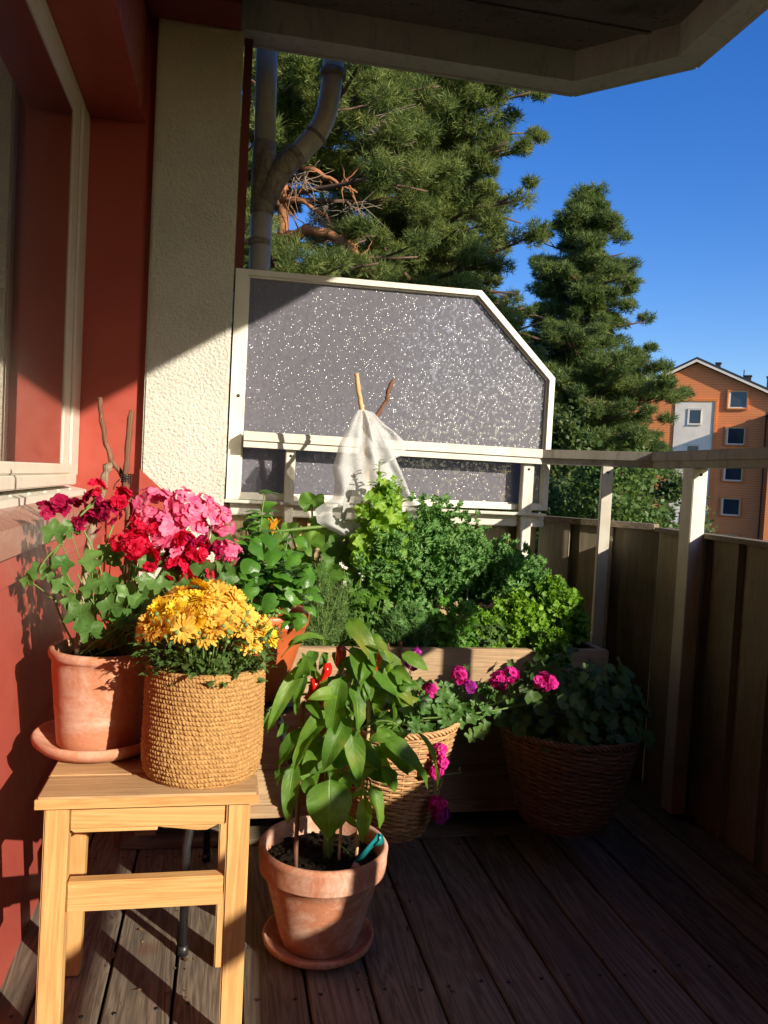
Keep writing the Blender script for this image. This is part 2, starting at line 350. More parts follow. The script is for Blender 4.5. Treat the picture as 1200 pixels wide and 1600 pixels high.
def obscure():
    m, nt, b, o = newmat('pebbled_privacy_glass'); n = N(nt)
    vec = n.coord(scale=(1, 1, .8), rot=(0, .35, 0))
    v1 = n.n('ShaderNodeTexVoronoi'); n.l(vec, v1.inputs['Vector']); v1.inputs['Scale'].default_value = 75; v1.feature = 'SMOOTH_F1'
    h = n.math('ADD', n.math('MULTIPLY', v1.outputs['Distance'], .6), n.math('MULTIPLY', n.noise(vec, 110, 1, .5), .7))
    v2 = n.n('ShaderNodeTexVoronoi'); n.l(vec, v2.inputs['Vector']); v2.inputs['Scale'].default_value = 145; v2.feature = 'F1'
    d2 = n.math('MULTIPLY', v2.outputs['Distance'], v2.outputs['Distance']); sepc = n.n('ShaderNodeSeparateColor'); n.l(v2.outputs['Color'], sepc.inputs[0])
    on = n.mapr(sepc.outputs[0], .68, .75, .0, 1.)
    dome = n.math('MAXIMUM', n.math('SUBTRACT', .15, d2), 0.)
    bp = n.bump(n.math('MULTIPLY', dome, on), 1., .0048)
    base = n.ramp(n.noise(vec, 90, 2), [(.3, (.19, .187, .225)), (.7, (.24, .235, .28))])
    n.l(base, b.inputs['Base Color']); setb(b, Roughness=.9, Specular_IOR_Level=.0); n.l(n.bump(h, .3, .003), b.inputs['Normal'])
    gl = n.n('ShaderNodeBsdfGlossy'); gl.inputs['Roughness'].default_value = .16; gl.inputs['Color'].default_value = (1, 1, 1, 1); n.l(bp, gl.inputs['Normal'])
    rf = n.n('ShaderNodeBsdfRefraction'); rf.inputs['IOR'].default_value = 1.12; rf.inputs['Roughness'].default_value = .25; rf.inputs['Color'].default_value = (.75, .75, .8, 1); n.l(n.bump(h, .6, .01), rf.inputs['Normal'])
    tl = n.n('ShaderNodeBsdfTranslucent'); tl.inputs[0].default_value = (.75, .74, .82, 1)
    m0 = n.n('ShaderNodeMixShader'); m0.inputs[0].default_value = .5; n.l(rf.outputs[0], m0.inputs[1]); n.l(tl.outputs[0], m0.inputs[2])
    m1 = n.n('ShaderNodeMixShader'); m1.inputs[0].default_value = .42; n.l(b.outputs[0], m1.inputs[1]); n.l(m0.outputs[0], m1.inputs[2])
    m2 = n.n('ShaderNodeMixShader'); n.l(n.math('MULTIPLY_ADD', on, .095, .010), m2.inputs[0]); n.l(m1.outputs[0], m2.inputs[1]); n.l(gl.outputs[0], m2.inputs[2])
    n.l(m2.outputs[0], o.inputs[0]); return m
M['obscure'] = obscure()
def fleece():
    m, nt, b, o = newmat('white_fleece'); n = N(nt); vec = n.coord()
    setb(b, Base_Color=(.76, .78, .80), Roughness=.8, Specular_IOR_Level=.1); n.l(n.bump(n.noise(vec, 30, 5, .7), .3, .006), b.inputs['Normal'])
    tl = n.n('ShaderNodeBsdfTranslucent'); tl.inputs[0].default_value = (.68, .70, .72, 1)
    tp = n.n('ShaderNodeBsdfTransparent'); tp.inputs[0].default_value = (.95, .95, .95, 1)
    m1 = n.n('ShaderNodeMixShader'); m1.inputs[0].default_value = .4; n.l(b.outputs[0], m1.inputs[1]); n.l(tl.outputs[0], m1.inputs[2])
    m2 = n.n('ShaderNodeMixShader'); n.l(n.mapr(n.noise(vec, 250, 2), .35, .65, .18, .38), m2.inputs[0]); n.l(m1.outputs[0], m2.inputs[1]); n.l(tp.outputs[0], m2.inputs[2])
    n.l(m2.outputs[0], o.inputs[0]); return m
M['fleece'] = fleece()
def jute():
    m, nt, b, o = newmat('jute_rope'); n = N(nt); vec = n.coord()
    f = n.noise(vec, 150, 5, .75, .8)
    n.l(n.mix(n.ramp(f, [(.3, (.24, .115, .035)), (.5, (.44, .245, .085)), (.7, (.62, .39, .165))]), (.38, .20, .07), n.mapr(n.noise(vec, 12, 3), .4, .7, 0, .5)), b.inputs['Base Color'])
    setb(b, Roughness=.75, Specular_IOR_Level=.3); n.l(n.bump(f, .8, .003), b.inputs['Normal']); return m
M['jute'] = jute()
def siding(name, c, c2, scale):
    m, nt, b, o = newmat(name); n = N(nt); c_ = n.n('ShaderNodeTexCoord'); sp = n.n('ShaderNodeSeparateXYZ'); n.l(c_.outputs['Object'], sp.inputs[0])
    w = n.math('FRACT', n.math('MULTIPLY', sp.outputs[2], scale))
    base = n.mix(c, c2, n.mapr(w, .80, .95, 0, 1)); base = n.mix(base, tuple(x*.85 for x in c), n.mapr(n.noise(n.coord(), .6, 4), .4, .7, 0, .4))
    n.l(base, b.inputs['Base Color']); setb(b, Roughness=.7); n.l(n.bump(w, .6, .03), b.inputs['Normal']); return m
M['orange'] = siding('orange_siding', (.76, .25, .085), (.36, .10, .03), 5.5)
M['orangetrim'] = paint('orange_trim', (.66, .22, .05), None, .6, .1, 1)
M['blockerbrick'] = paint('blocker_brick', (.13, .06, .04), (.09, .045, .03), .9, .3, 2, .5, 14, .1)
M['housewhite'] = paint('white_render', (.74, .68, .60), None, .8, .15, .4, .1, 3)
M['roof'] = paint('dark_roof_metal', (.035, .035, .04), None, .5, .2, 1)
m_, nt_, b_, o_ = newmat('house_window_glass'); setb(b_, Base_Color=(.02, .03, .05), Roughness=.05, Specular_IOR_Level=.8); M['hglass'] = m_
m_, nt_, b_, o_ = newmat('lawn_ground'); n_ = N(nt_); v_ = n_.coord()
n_.l(n_.ramp(n_.noise(v_, .4, 8, .7), [(.3, (.03, .055, .018)), (.7, (.07, .10, .03))]), b_.inputs['Base Color']); setb(b_, Roughness=.95); M['lawn'] = m_

# ------------------------------------------------------------------ setting
g = MB(); g.add([(-900, -900, -6.6), (900, -900, -6.6), (900, 900, -6.6), (-900, 900, -6.6)], [(0, 1, 2, 3)], smooth=False)
tag(g.build('ground', M['lawn']), kind='structure', label='green lawn far below the balcony')

DX0 = -.372; WX = 1.40
g = MB(); pitch = .1227; x = .070 - 4*pitch + .0025; i = 0
FARY = 2.72
while x < WX + .1:
    w = pitch - .0055; dz = ru(-.0008, .0008)
    xa, xb = max(x, DX0 + .0), x + w
    if xb > DX0 + .02:
        g.bbox(xa, xb, -3.2, 3.0 if x < 1.1 else 2.8, -.028 + dz, 0 + dz, .0025)
    x += pitch
deck = g.build('deck', M['deck']); tag(deck, kind='structure', label='weathered brown decking boards of the balcony floor')
g = MB(); g.box(-.6, 1.6, -3.2, 3.02, -.25, -.034)
tag(g.build('deck_slab', M['soil']), kind='structure', label='dark slab under the decking')

# deck screws
g = MB()
xx = .070 - 4*pitch + .0025
while xx < WX:
    for yy in (1.44, 2.02, .86):
        for s_ in (.025, .092):
            if xx + s_ > DX0:
                g.lathe([(.0001, .0016), (.004, .0016), (.0042, .0006)], (xx + s_ + ru(-.004, .004), yy + ru(-.01, .01), 0), 8)
    xx += pitch
g.build('screw_heads', M['metal'], deck)

# house wall (red) ------------------------------------------------
hw = thing('house_wall', (-.45, 1.2, 0), 'red painted house wall with window and mauve metal sill, left of the stool', 'wall')
LX = -.372
g = MB(); z = -.03; hs = [.16, .155, .155, .155, .155, .075]
for h in hs:
    # slightly lapped boards, lower edge proud
    g.hexa([(LX-.03, -3.2, z), (LX+.011, -3.2, z), (LX+.011, 2.646, z), (LX-.03, 2.646, z), (LX-.03, -3.2, z+h-.001), (LX-.003, -3.2, z+h-.001), (LX-.003, 2.646, z+h-.001), (LX-.03, 2.646, z+h-.001)])
    z += h
o = g.build('siding', M['redwall'], hw)
g = MB(); g.box(-.75, LX-.031, -3.2, 2.646, -.03, .83); g.build('wall_core', M['reddark'], hw)
# end return panel facing the camera
g = MB(); g.box(-.75, -.262, 2.65, 2.75, 0, 2.46)
for k in range(6): g.bbox(-.36, -.275, 2.640, 2.6495, .10+k*.125, .217+k*.125, .002)
# sloping trim at the foot of the pillar
g.add([(-.262, 2.604, .96), (-.262, 2.604, .80), (-.16, 2.604, .80), (-.175, 2.604, .885), (-.262, 2.649, .96), (-.262, 2.649, .80), (-.16, 2.649, .80), (-.175, 2.649, .885)],
      [(0, 1, 2, 3), (7, 6, 5, 4), (0, 3, 7, 4), (3, 2, 6, 7), (2, 1, 5, 6), (1, 0, 4, 5)], smooth=False)
tag(g.build('end_panel', M['red'], hw))
g = MB(); g.box(-.75, -.292, -3.2, 2.648, 2.035, 2.44); g.build('bulkhead', M['red'], hw)
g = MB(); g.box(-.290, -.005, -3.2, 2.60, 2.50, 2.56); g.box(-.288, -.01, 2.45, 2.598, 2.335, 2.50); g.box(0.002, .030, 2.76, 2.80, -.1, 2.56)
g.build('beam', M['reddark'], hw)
# window
GX = -.460
win = MB()
fy0 = -1.2
win.bbox(GX-.05, GX+.003, 2.430, 2.515, .965, 2.02, .0015)         # sash stile
win.bbox(GX-.05, GX+.008, 2.530, 2.648, .93, 2.034, .003)      # outer stile
win.bbox(GX-.05, GX+.003, fy0, 2.430, 1.955, 2.02, .0015)
win.bbox(GX-.05, GX+.008, fy0, 2.530, 2.021, 2.034, .002)
win.bbox(GX-.05, GX+.014, fy0, 2.514, .965-.028, .965, .003)
win.bbox(GX-.05, GX+.026, fy0, 2.520, .905, .936, .003)
wf = win.build('window', M['frame'], hw)
g = MB(); g.box(GX-.01, GX-.001, fy0, 2.4295, .9655, 1.9545); g.build('pane', M['glass'], wf)
g = MB(); g.box(GX-.049, GX+.001, 2.516, 2.529, .966, 2.02); g.build('gasket', M['ink'], wf)
g = MB()
g.hexa([(GX-.05, fy0, .86), (GX+.035, fy0, .86), (GX+.035, 2.646, .86), (GX-.05, 2.646, .86), (GX-.05, fy0, .904), (GX+.035, fy0, .888), (GX+.035, 2.646, .888), (GX-.05, 2.646, .904)])
o = g.build('sill_flashing', M['white'], wf)
for k in range(22):
    s_ = MB(); s_.lathe([(.0001, .004), (.004, .0032), (.005, 0)], (GX+.018, -1.0 + k*.165, .8915), 8); 
    if k > 12: s_.build('sill_screw', M['white'], o)
g = MB()
g.hexa([(GX+.0, fy0, .80), (LX+.014, fy0, .80), (LX+.014, 2.644, .80), (GX+.0, 2.644, .80), (GX+.0, fy0, .885), (LX+.014, fy0, .850), (LX+.014, 2.644, .850), (GX+.0, 2.644, .885)])
g.build('window_sill', M['sill'], hw)

# stucco pillar
g = MB(); g.bbox(-.259, .0, 2.61, 3.0, -.03, 2.55, .006)
tag(g.build('stucco_pillar', M['stucco']), 'cream rough stucco pillar between the red wall and the glass screen', 'pillar')

# upper balcony (roof)
ub = thing('upper_balcony', (0, 2.7, 2.4), 'dark stained underside and pale edge of the balcony overhead', 'balcony')
SX0, SX1, SY, A_, Bq = -.75, 1.48, 2.79, 1.18, 2.49
def ring(x1, y1, xa, yb):  # far + chamfer + side polyline
    return [(-.02, y1), (xa, y1), (x1, yb), (x1, -3.3)]
w_ = .085; k_ = w_*(math.sqrt(2)-1)
outer = ring(SX1, SY, A_, Bq); inner = ring(SX1-w_, SY-w_, A_-k_, Bq-k_)
g = MB()
for i in range(3):
    a, b, c, d = outer[i], outer[i+1], inner[i+1], inner[i]
    g.hexa([(a[0], a[1], 2.4), (d[0], d[1], 2.4), (c[0], c[1], 2.4), (b[0], b[1], 2.4), (a[0], a[1], 2.62), (d[0], d[1], 2.62), (c[0], c[1], 2.62), (b[0], b[1], 2.62)])
inner2 = ring(SX1-w_-.012, SY-w_-.012, A_-k_-.005, Bq-k_-.005)
for i in range(3):   # small stepped drip lip on the outside
    a, b = outer[i], outer[i+1]
    dx, dy = (b[1]-a[1]), -(b[0]-a[0]); L = math.hypot(dx, dy); dx, dy = -dx/L*.012, -dy/L*.012
    g.hexa([(a[0]+dx, a[1]+dy, 2.394), (a[0], a[1], 2.394), (b[0], b[1], 2.394), (b[0]+dx, b[1]+dy, 2.394), (a[0]+dx, a[1]+dy, 2.63), (a[0], a[1], 2.63), (b[0], b[1], 2.63), (b[0]+dx, b[1]+dy, 2.63)])
g.build('edge_beam', M['edge'], ub)
g = MB(); g.prism([(-.6, -3.3), (SX1-.02, -3.3), (SX1-.02, Bq-.01), (A_-.01, SY-.02), (-.6, SY-.02)], 'z', 2.505, 2.60)
for yy in (2.52, 2.2, 1.9, 1.6, 1.3, 1.0): g.box(-.28, SX1-w_-.02, yy, yy+.012, 2.497, 2.504)
g.build('soffit', M['soffit'], ub)

# drainpipe
dp = thing('drainpipe', (.09, 2.95, 0), 'grey drainpipe with a curved branch running up behind the glass screen', 'pipe')
PX, PY = .088, 2.93
g = MB(); g.tube([(PX+.012, PY, -2), (PX, PY, 1.90)], .0375, 24); g.tube([(PX, PY, 2.10), (PX-.012, PY, 2.7)], .0375, 24); g.build('upright_pipe', M['pipe'], dp)
g = MB(); g.tube([(PX, PY, 1.885), (PX, PY, 2.135)], .041, 24)
g.tube([(PX+.005, PY-.005, 1.93), (PX+.05, PY-.01, 2.03), (PX+.115, PY-.02, 2.11)], .041, 24)
g.build('pipe_junction', M['pipeold'], dp)
g = MB(); pts = []
for t in range(13):
    a = t/12
    p0, p1, p2, p3 = V((PX+.10, PY-.02, 2.09)), V((PX+.19, PY-.02, 2.18)), V((PX+.225, PY-.03, 2.21)), V((PX+.225, PY-.045, 2.46))
    pts.append(p0*(1-a)**3 + p1*3*a*(1-a)**2 + p2*3*a*a*(1-a) + p3*a**3)
g.tube(pts, .0375, 24); g.build('branch_pipe', M['pipe'], dp)
g = MB(); 
for p, q in ((pts[4], pts[5]), (pts[0], pts[1])): g = MB(); g.tube([p, lerp(p, q, .5)], .0405, 24); g.build('pipe_collar', M['pipeold'], dp)
g = MB(); g.tube([(PX+.225, PY-.045, 2.375), (PX+.225, PY-.045, 2.399)], .047, 24); g.build('pipe_collar', M['pipeold'], dp)

g = MB(); g.tube([(PX-.002, PY, 1.775), (PX-.002, PY, 1.797)], .0395, 24); g.box(PX-.10, PX-.035, PY-.008, PY+.008, 1.778, 1.794); g.build('pipe_bracket', M['pipeold'], dp)
# privacy screen -----------------------------------------------------
ps = thing('privacy_screen', (.57, 2.75, .87), 'pebbled glass privacy screen in a white frame with one slanted corner', 'screen')
O_ = [(.006, .876), (1.145, .885), (1.145, 1.362), (.853, 1.645), (.006, 1.637)]
def inset(poly, ds):
    n_ = len(poly); L = []
    for i in range(n_):
        a, b = V(poly[i]), V(poly[(i+1) % n_]); d = (b-a).normalized(); nr = V((-d.y, d.x)); L.append((a + nr*ds[i], d))
    R_ = []
    for i in range(n_):
        (p, d), (q, e) = L[i-1], L[i]; cr = d.x*e.y - d.y*e.x; t = ((q.x-p.x)*e.y - (q.y-p.y)*e.x)/cr; R_.append((p.x + d.x*t, p.y + d.y*t))
    return R_
I_ = inset(O_, [.018, .020, .020, .018, .042])
g = MB()
for i in range(5):
    a, b = O_[i], O_[(i+1) % 5]; c, d = I_[(i+1) % 5], I_[i]
    g.prism([a, b, c, d], 'y', 2.715, 2.765)
I2 = inset(I_, [-.0]*5); I3 = inset(I_, [.006]*5)
for i in range(5):
    a, b = I2[i], I2[(i+1) % 5]; c, d = I3[(i+1) % 5], I3[i]; g.prism([a, b, c, d], 'y', 2.728, 2.755)
g.build('frame', M['white'], ps)
g = MB(); a = I3
g.prism(a, 'y', 2.739, 2.744); g.build('glass_pane', M['obscure'], ps)
g = MB(); g.bbox(.0, 1.12, 2.66, 2.714, .866, .8755, .002); g.bbox(.02, 1.13, 2.70, 2.735, .825, .865, .003)
g.build('ledge', M['rail'], ps)
g = MB()
for z_ in (1.22,): 
    for a in range(1): g.tube([(.032, 2.7149, z_), (.032, 2.712, z_)], .0055, 10)
g.build('screw', M['metal'], ps)

# parapet (vertical board cladding) -----------------------------------
pp = thing('balcony_parapet', (1.0, 2.5, 0), 'tan vertical board parapet around the balcony with weathered cap', 'parapet')
g = MB()
def clad_run(a, b, ztop, nrm, seedoff=0):
    a, b = V(a), V(b); d = (b-a); L = d.length; d.normalize(); nr = V(nrm[:2]).normalized(); s = .0; k = seedoff
    while s < L - .005:
        wide = .115 if k % 2 == 0 else .062; e = min(s+wide, L)
        off = 0.0 if k % 2 == 0 else -.024
        p, q = a + d*s, a + d*e; th = .020
        P = [p + nr*off, q + nr*off, q + nr*(off-th), p + nr*(off-th)]
        # P order: inner face first
        vs = [(v_.x, v_.y, -.05) for v_ in P] + [(v_.x, v_.y, ztop) for v_ in P]
        g.hexa(vs)
        k += 1
        if e >= L - .001: break
        s = e - .012
FA, FB = 1.12, 2.42
clad_run((-.02, FARY+.03), (FA, FARY+.03), .828, (0, -1, 0))
g.build('cladding', M['clad'], pp); g = MB()
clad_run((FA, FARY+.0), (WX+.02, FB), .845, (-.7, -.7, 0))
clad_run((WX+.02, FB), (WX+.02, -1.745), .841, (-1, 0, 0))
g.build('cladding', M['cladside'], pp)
def beam(mb, a, b, half, z0, z1, ext=0.):
    a, b = V((a[0], a[1])), V((b[0], b[1])); d = (b-a).normalized(); nr = V((-d.y, d.x))*half; a = a - d*ext; b = b + d*ext
    mb.hexa([(a.x-nr.x, a.y-nr.y, z0), (b.x-nr.x, b.y-nr.y, z0), (b.x+nr.x, b.y+nr.y, z0), (a.x+nr.x, a.y+nr.y, z0),
             (a.x-nr.x, a.y-nr.y, z1), (b.x-nr.x, b.y-nr.y, z1), (b.x+nr.x, b.y+nr.y, z1), (a.x+nr.x, a.y+nr.y, z1)])
g = MB(); beam(g, (FA+.01, FARY+.02), (WX+.02, FB+.02), .028, .846, .866); beam(g, (WX+.022, FB-.01), (WX+.022, -1.75), .026, .842, .856)
beam(g, (.0, FARY+.05), (FA-.01, FARY+.05), .018, .829, .850)
g.build('cap_rail', M['cap'], pp)

ew = MB(); ew.box(-.75, 1.48, -1.85, -1.75, -.03, 2.5)  # occluder added behind the camera to lower the sky light
tag(ew.build('blocker_wall', M['reddark']), 'dark red wall added unseen behind the viewer to cut sky light', 'wall')
# railing --------------------------------------------------------------
rl = thing('balcony_railing', (1.0, 2.5, .86), 'white painted handrail on square posts above the parapet', 'railing')
def railseg(a, b, nm, mt='rail'):
    g = MB(); beam(g, a, b, .030, 1.072, 1.098); beam(g, a, b, .022, 1.050, 1.0715); beam(g, a, b, .026, 1.0985, 1.1015); return g.build(nm, M[mt], rl)
c0, c1, c2, c3 = (.055, 2.68), (1.10, 2.68), (1.385, 2.395), (1.385, -3.2)
railseg(c0, (c1[0]-.001, c1[1]), 'handrail'); railseg((c1[0]+.001, c1[1]-.001), (c2[0]-.001, c2[1]+.002), 'handrail', 'railshade'); railseg((c2[0], c2[1]-.001), c3, 'handrail', 'railshade')
def post(x, y, hx, hy, rot=0, z0=.25, z1=1.05):
    g = MB(); Mx = Matrix.Translation((x, y, 0)) @ Matrix.Rotation(rot, 4, 'Z'); g.bbox(-hx, hx, -hy, hy, z0, z1-.001, .002, Mx)
    p = g.build('post', M['rail'], rl)
    g = MB(); q = Mx @ V((0, -hy-.0005, z1-.02)); r_ = Mx @ V((0, -hy-.0025, z1-.02)); g.tube([q, r_], .0045, 8); g.build('screw', M['metal'], p)
post(.212, 2.695, .016, .016); post(1.052, 2.695, .020, .016); post(1.262, 2.505, .018, .022, -.3)
for yy in (2.165, 1.11, .04, -1.03, -2.1): post(1.375, yy, .023, .030, 0, 0.01)

# ------------------------------------------------------------------ plant-making helpers
def frame_from(dirv, nrm):
    d = V(dirv).normalized(); n_ = V(nrm); n_ = n_ - d*n_.dot(d)
    if n_.length < 1e-5: n_ = d.orthogonal()
    n_.normalize(); s_ = d.cross(n_); return d, n_, s_
def rvec(s=1.): return V((ru(-s, s), ru(-s, s), ru(-s, s)))
def rdir():
    while True:
        v_ = rvec()
        if .1 < v_.length < 1: return v_.normalized()
PROF = {'ovate': lambda t: math.sin(PI*min(1, t**.62))**.85 if t < 1 else 0, 'lance': lambda t: math.sin(PI*t**.8)**.9, 'petal': lambda t: math.sin(PI*(.08+.80*t**1.5))**.7,
        'pepper': lambda t: (max(0, math.sin(PI*min(1, t**.72)))**.8)*(1-.22*t)*1.08 if t < 1 else 0}
def leaf(mb, base, dirv, nrm, L, W, prof='ovate', droop=.3, fold=.25, nt=6, nu=2, wave=0., twist=0., curl=0., mi=0):
    d, n_, s_ = frame_from(dirv, nrm); f = PROF[prof]; base = V(base); vs = []; uv = []; ph = ru(0, 6.28); ang = -droop*1.6
    p = base.copy(); step = L/nt; cols = 2*nu+1
    for i in range(nt+1):
        t = i/nt; w = W*.5*max(0.03 if i in (0, nt) else 0, f(t))
        th = ang*t; dd = d*math.cos(th) + n_*math.sin(th); nn = n_*math.cos(th) - d*math.sin(th)
        tw = twist*t; ss = s_*math.cos(tw) + nn*math.sin(tw); nn2 = nn*math.cos(tw) - s_*math.sin(tw)
        for k in range(-nu, nu+1):
            q = k/nu; lift = fold*abs(q)*w*(1 - curl*abs(q)) + wave*W*math.sin(t*9+ph+q*1.3)*abs(q)*.5 + wave*W*.25*math.sin(t*21+ph*2)*q*q
            vs.append(p + ss*(q*w*math.cos(fold*.5)) + nn2*lift); uv.append((.5+q*.5, t))
        p = p + dd*step
    fs = []
    for i in range(nt):
        for k in range(cols-1): fs.append((i*cols+k, i*cols+k+1, (i+1)*cols+k+1, (i+1)*cols+k))
    mb.add(vs, fs, uv, mi=mi)
def disc(mb, c, nrm, R_, lobes=5, depth=.2, ruffle=.0, rf=3, n=20, cup=.2, notch=True, sharp=1., up=None, mi=0, rings=2, jit=0., pointy=False):
    n_ = V(nrm).normalized(); u = V(up) if up else rdir(); u = (u - n_*u.dot(n_)); u = u.normalized() if u.length > 1e-4 else n_.orthogonal().normalized(); w = n_.cross(u)
    c = V(c); vs = [c]; uv = [(.5, .5)]; ph = ru(0, 6)
    for j in range(1, rings+1):
        rr = j/rings
        for k in range(n):
            a = 2*PI*k/n + PI  # petiole notch at angle pi
            e = (1-abs(math.sin(a*lobes/2)))**.8 if pointy else abs(math.cos(a*lobes/2)) ** sharp
            r = R_*(1-depth+depth*e) if j == rings else R_*(1-depth*.5+depth*.3*e)*rr
            if notch: r *= 1 - .75*math.exp(-((a-PI-(0 if k < n/2 else 2*PI)+0)**2)/.06) if (k == 0 or k == n-1 or k == 1) else 1
            r *= 1 + ru(-jit, jit)
            h = cup*R_*rr*rr*.6 + ruffle*R_*rr*rr*math.sin(a*rf+ph+j) + (ru(-1, 1)*ruffle*R_*.4 if rr == 1 else 0)
            vs.append(c + u*(r*math.cos(a)) + w*(r*math.sin(a)) + n_*h); uv.append((.5 + .5*rr*math.cos(a), .5+.5*rr*math.sin(a)))
    fs = [(0, 1+k, 1+(k+1) % n) for k in range(n)]
    for j in range(1, rings):
        for k in range(n): a = 1+(j-1)*n; b = 1+j*n; fs.append((a+k, b+k, b+(k+1) % n, a+(k+1) % n))
    mb.add(vs, fs, uv, mi=mi)
def curve(p0, p1, bend, n=8):
    p0, p1, b = V(p0), V(p1), V(bend); m = (p0+p1)*.5 + b
    return [p0*(1-t)**2 + m*2*t*(1-t) + p1*t*t for t in [i/n for i in range(n+1)]]
def twigline(pts, r0, r1, mb, n=7, knob=.25, sub=5, jit=.0016):
    P = []; R_ = []
    pts = [V(p) for p in pts]; m = len(pts)
    for i in range(m-1):
        for s in range(sub):
            t = s/sub; gl = (i+t)/(m-1); P.append(lerp(pts[i], pts[i+1], t) + rvec(jit)); R_.append(lerp(r0, r1, gl)*(1+ru(-knob, knob)*.5 + (knob if rnd() < .1 else 0)))
    P.append(pts[-1]); R_.append(r1); mb.tube(P, R_, n)
def floret(mb, c, nrm, R_, petals=5, cup=.35, wid=.9, layers=1, mi=0):
    n_ = V(nrm).normalized(); u = n_.orthogonal().normalized(); w = n_.cross(u); ph = ru(0, 6.3); c = V(c)
    for L_ in range(layers):
        rr = R_*(1 - .28*L_)
        for k in range(petals):
            a = ph + 2*PI*k/petals + L_*.6 + ru(-.15, .15); d = u*math.cos(a)+w*math.sin(a)
            cu = cup + .45*L_ + ru(-.15, .2)
            dv = d*math.cos(cu) + n_*math.sin(cu); nn = n_*math.cos(cu) - d*math.sin(cu)
            leaf(mb, c + d*.0008, dv, nn, rr*ru(.9, 1.1), rr*wid*ru(.85, 1.1), 'petal', droop=.25+ru(-.1, .25), fold=.15, nt=3, nu=1, wave=.12, mi=mi)
def umbel(mb, c, up, R_, nfl, fr, dens=1., petals=5, layers=1, flat=.8, stem=None):
    up = V(up).normalized(); c = V(c)
    for i in range(nfl):
        while True:
            d = rdir()
            if d.dot(up) > -.35: break
        p = c + d*R_*ru(.75, 1.05); d2 = (d + rvec(.35)).normalized(); floret(mb, p, d2, fr*ru(.8, 1.15), petals, ru(.15, .5), .95, layers)
        if stem is not None: stem.tube([c, p], .0007, 4, cap=False)

g = MB()
for k in range(46):
    p = V((ru(-.33, 1.2), ru(1.3, 2.05), .0035)); 
    if rnd() < .6: p = V((ru(-.3, .5), ru(1.35, 1.9), .0035))
    a = ru(0, 6.3); leaf(g, p, (math.cos(a), math.sin(a), ru(0, .25)), (0, 0, 1), ru(.006, .018), ru(.003, .009), 'ovate', ru(-.3, .5), .3, 4, 1, .2)
for k in range(160):
    p = V((ru(-.33, 1.1), ru(1.3, 2.0), .0012)); bm = bmesh.new(); bmesh.ops.create_icosphere(bm, subdivisions=1, radius=ru(.0006, .0022))
    for v in bm.verts: v.co = v.co + p
    g.frombm(bm)
tag(g.build('leaf_litter', M['litter']), 'dry leaf scraps and soil crumbs scattered on the deck boards', 'litter', kind='stuff')
# ------------------------------------------------------------------ stool
st = thing('wooden_stool', (-.095, 1.43, 0), 'small square pine stool carrying the clay pot and the jute basket', 'stool')
g = MB(); g.bbox(-.266, .076, 1.290, 1.385, .432, .450, .004); g.bbox(-.266, .076, 1.3855, 1.480, .432, .4497, .003); g.bbox(-.266, .076, 1.4805, 1.578, .432, .450, .004)
g.build('seat', M['stooltop'], st)
g = MB(); g.bbox(-.2662, .0762, 1.2880, 1.2895, .4325, .4480, .0006); g.build('seat_edge', M['stool'], st)
def hexleg(cx_, cy_, hx, hy, z0, z1, sx=0, sy=0):
    g = MB(); bm = bmesh.new(); bmesh.ops.create_cube(bm, size=1)
    for v in bm.verts:
        z = lerp(z0, z1, v.co.z+.5); t = 1-(z/z1)
        v.co = V((cx_ + v.co.x*2*hx + sx*t, cy_ + v.co.y*2*hy + sy*t, z))
    bmesh.ops.bevel(bm, geom=list(bm.edges), offset=.0025, segments=2, affect='EDGES'); g.frombm(bm); return g
for a in ((-.2365, 1.322, -.002, -.008), (.0455, 1.322, .002, -.008), (-.242, 1.556, -.006, .01), (.036, 1.552, .002, .01)):
    hexleg(a[0], a[1], .0185, .0165, 0.001, .4315, a[2], a[3]).build('leg', M['stoolz'], st)
g = MB(); g.bbox(-.217, .026, 1.313, 1.331, .390, .4312, .0015); g.prism([(-.082, .3895), (-.020, .3815), (-.004, .3815), (.012, .3895)], 'y', 1.3135, 1.3305); g.prism([(-.217, .3895), (-.21, .384), (-.083, .384), (-.082, .3895)], 'y', 1.3135, 1.3305)
g.build('front_apron', M['stool'], st)
g = MB(); g.bbox(-.217, .017, 1.545, 1.562, .388, .4312, .002); g.build('rear_apron', M['stool'], st)
for xx in (-.243, .034): g = MB(); g.bbox(xx, xx+.017, 1.340, 1.538, .392, .4312, .002); g.build('side_apron', M['stooltop'], st)
g = MB(); g.bbox(-.2175, .0255, 1.306, 1.328, .258, .307, .002); g.build('stretcher', M['stool'], st)

# plant stand behind the stool
sd = thing('plant_stand', (.09, 1.80, 0), 'black metal plant stand behind the stool, one thin leg showing', 'plant stand')
g = MB(); g.lathe([(.001, .440), (.105, .440), (.108, .445), (.108, .452), (.105, .456), (.001, .456)], (.085, 1.83, 0), 40); g.build('top', M['metal'], sd)
for a in ((-.042, 1.60, .02, 1.76), (.205, 1.90, .14, 1.88), (-.005, 1.99, .05, 1.93)):
    g = MB(); g.tube([(a[0], a[1], .003), (a[0]-.002, a[1]+.003, .22), (a[2]-.03*(a[0] < 0), a[3]-.10*(a[0] < 0), .42), (a[2], a[3], .441)], .009, 14); g.tube([(a[0], a[1], 0.0005), (a[0], a[1], .02)], .0105, 14); g.build('leg', M['metal'], sd)

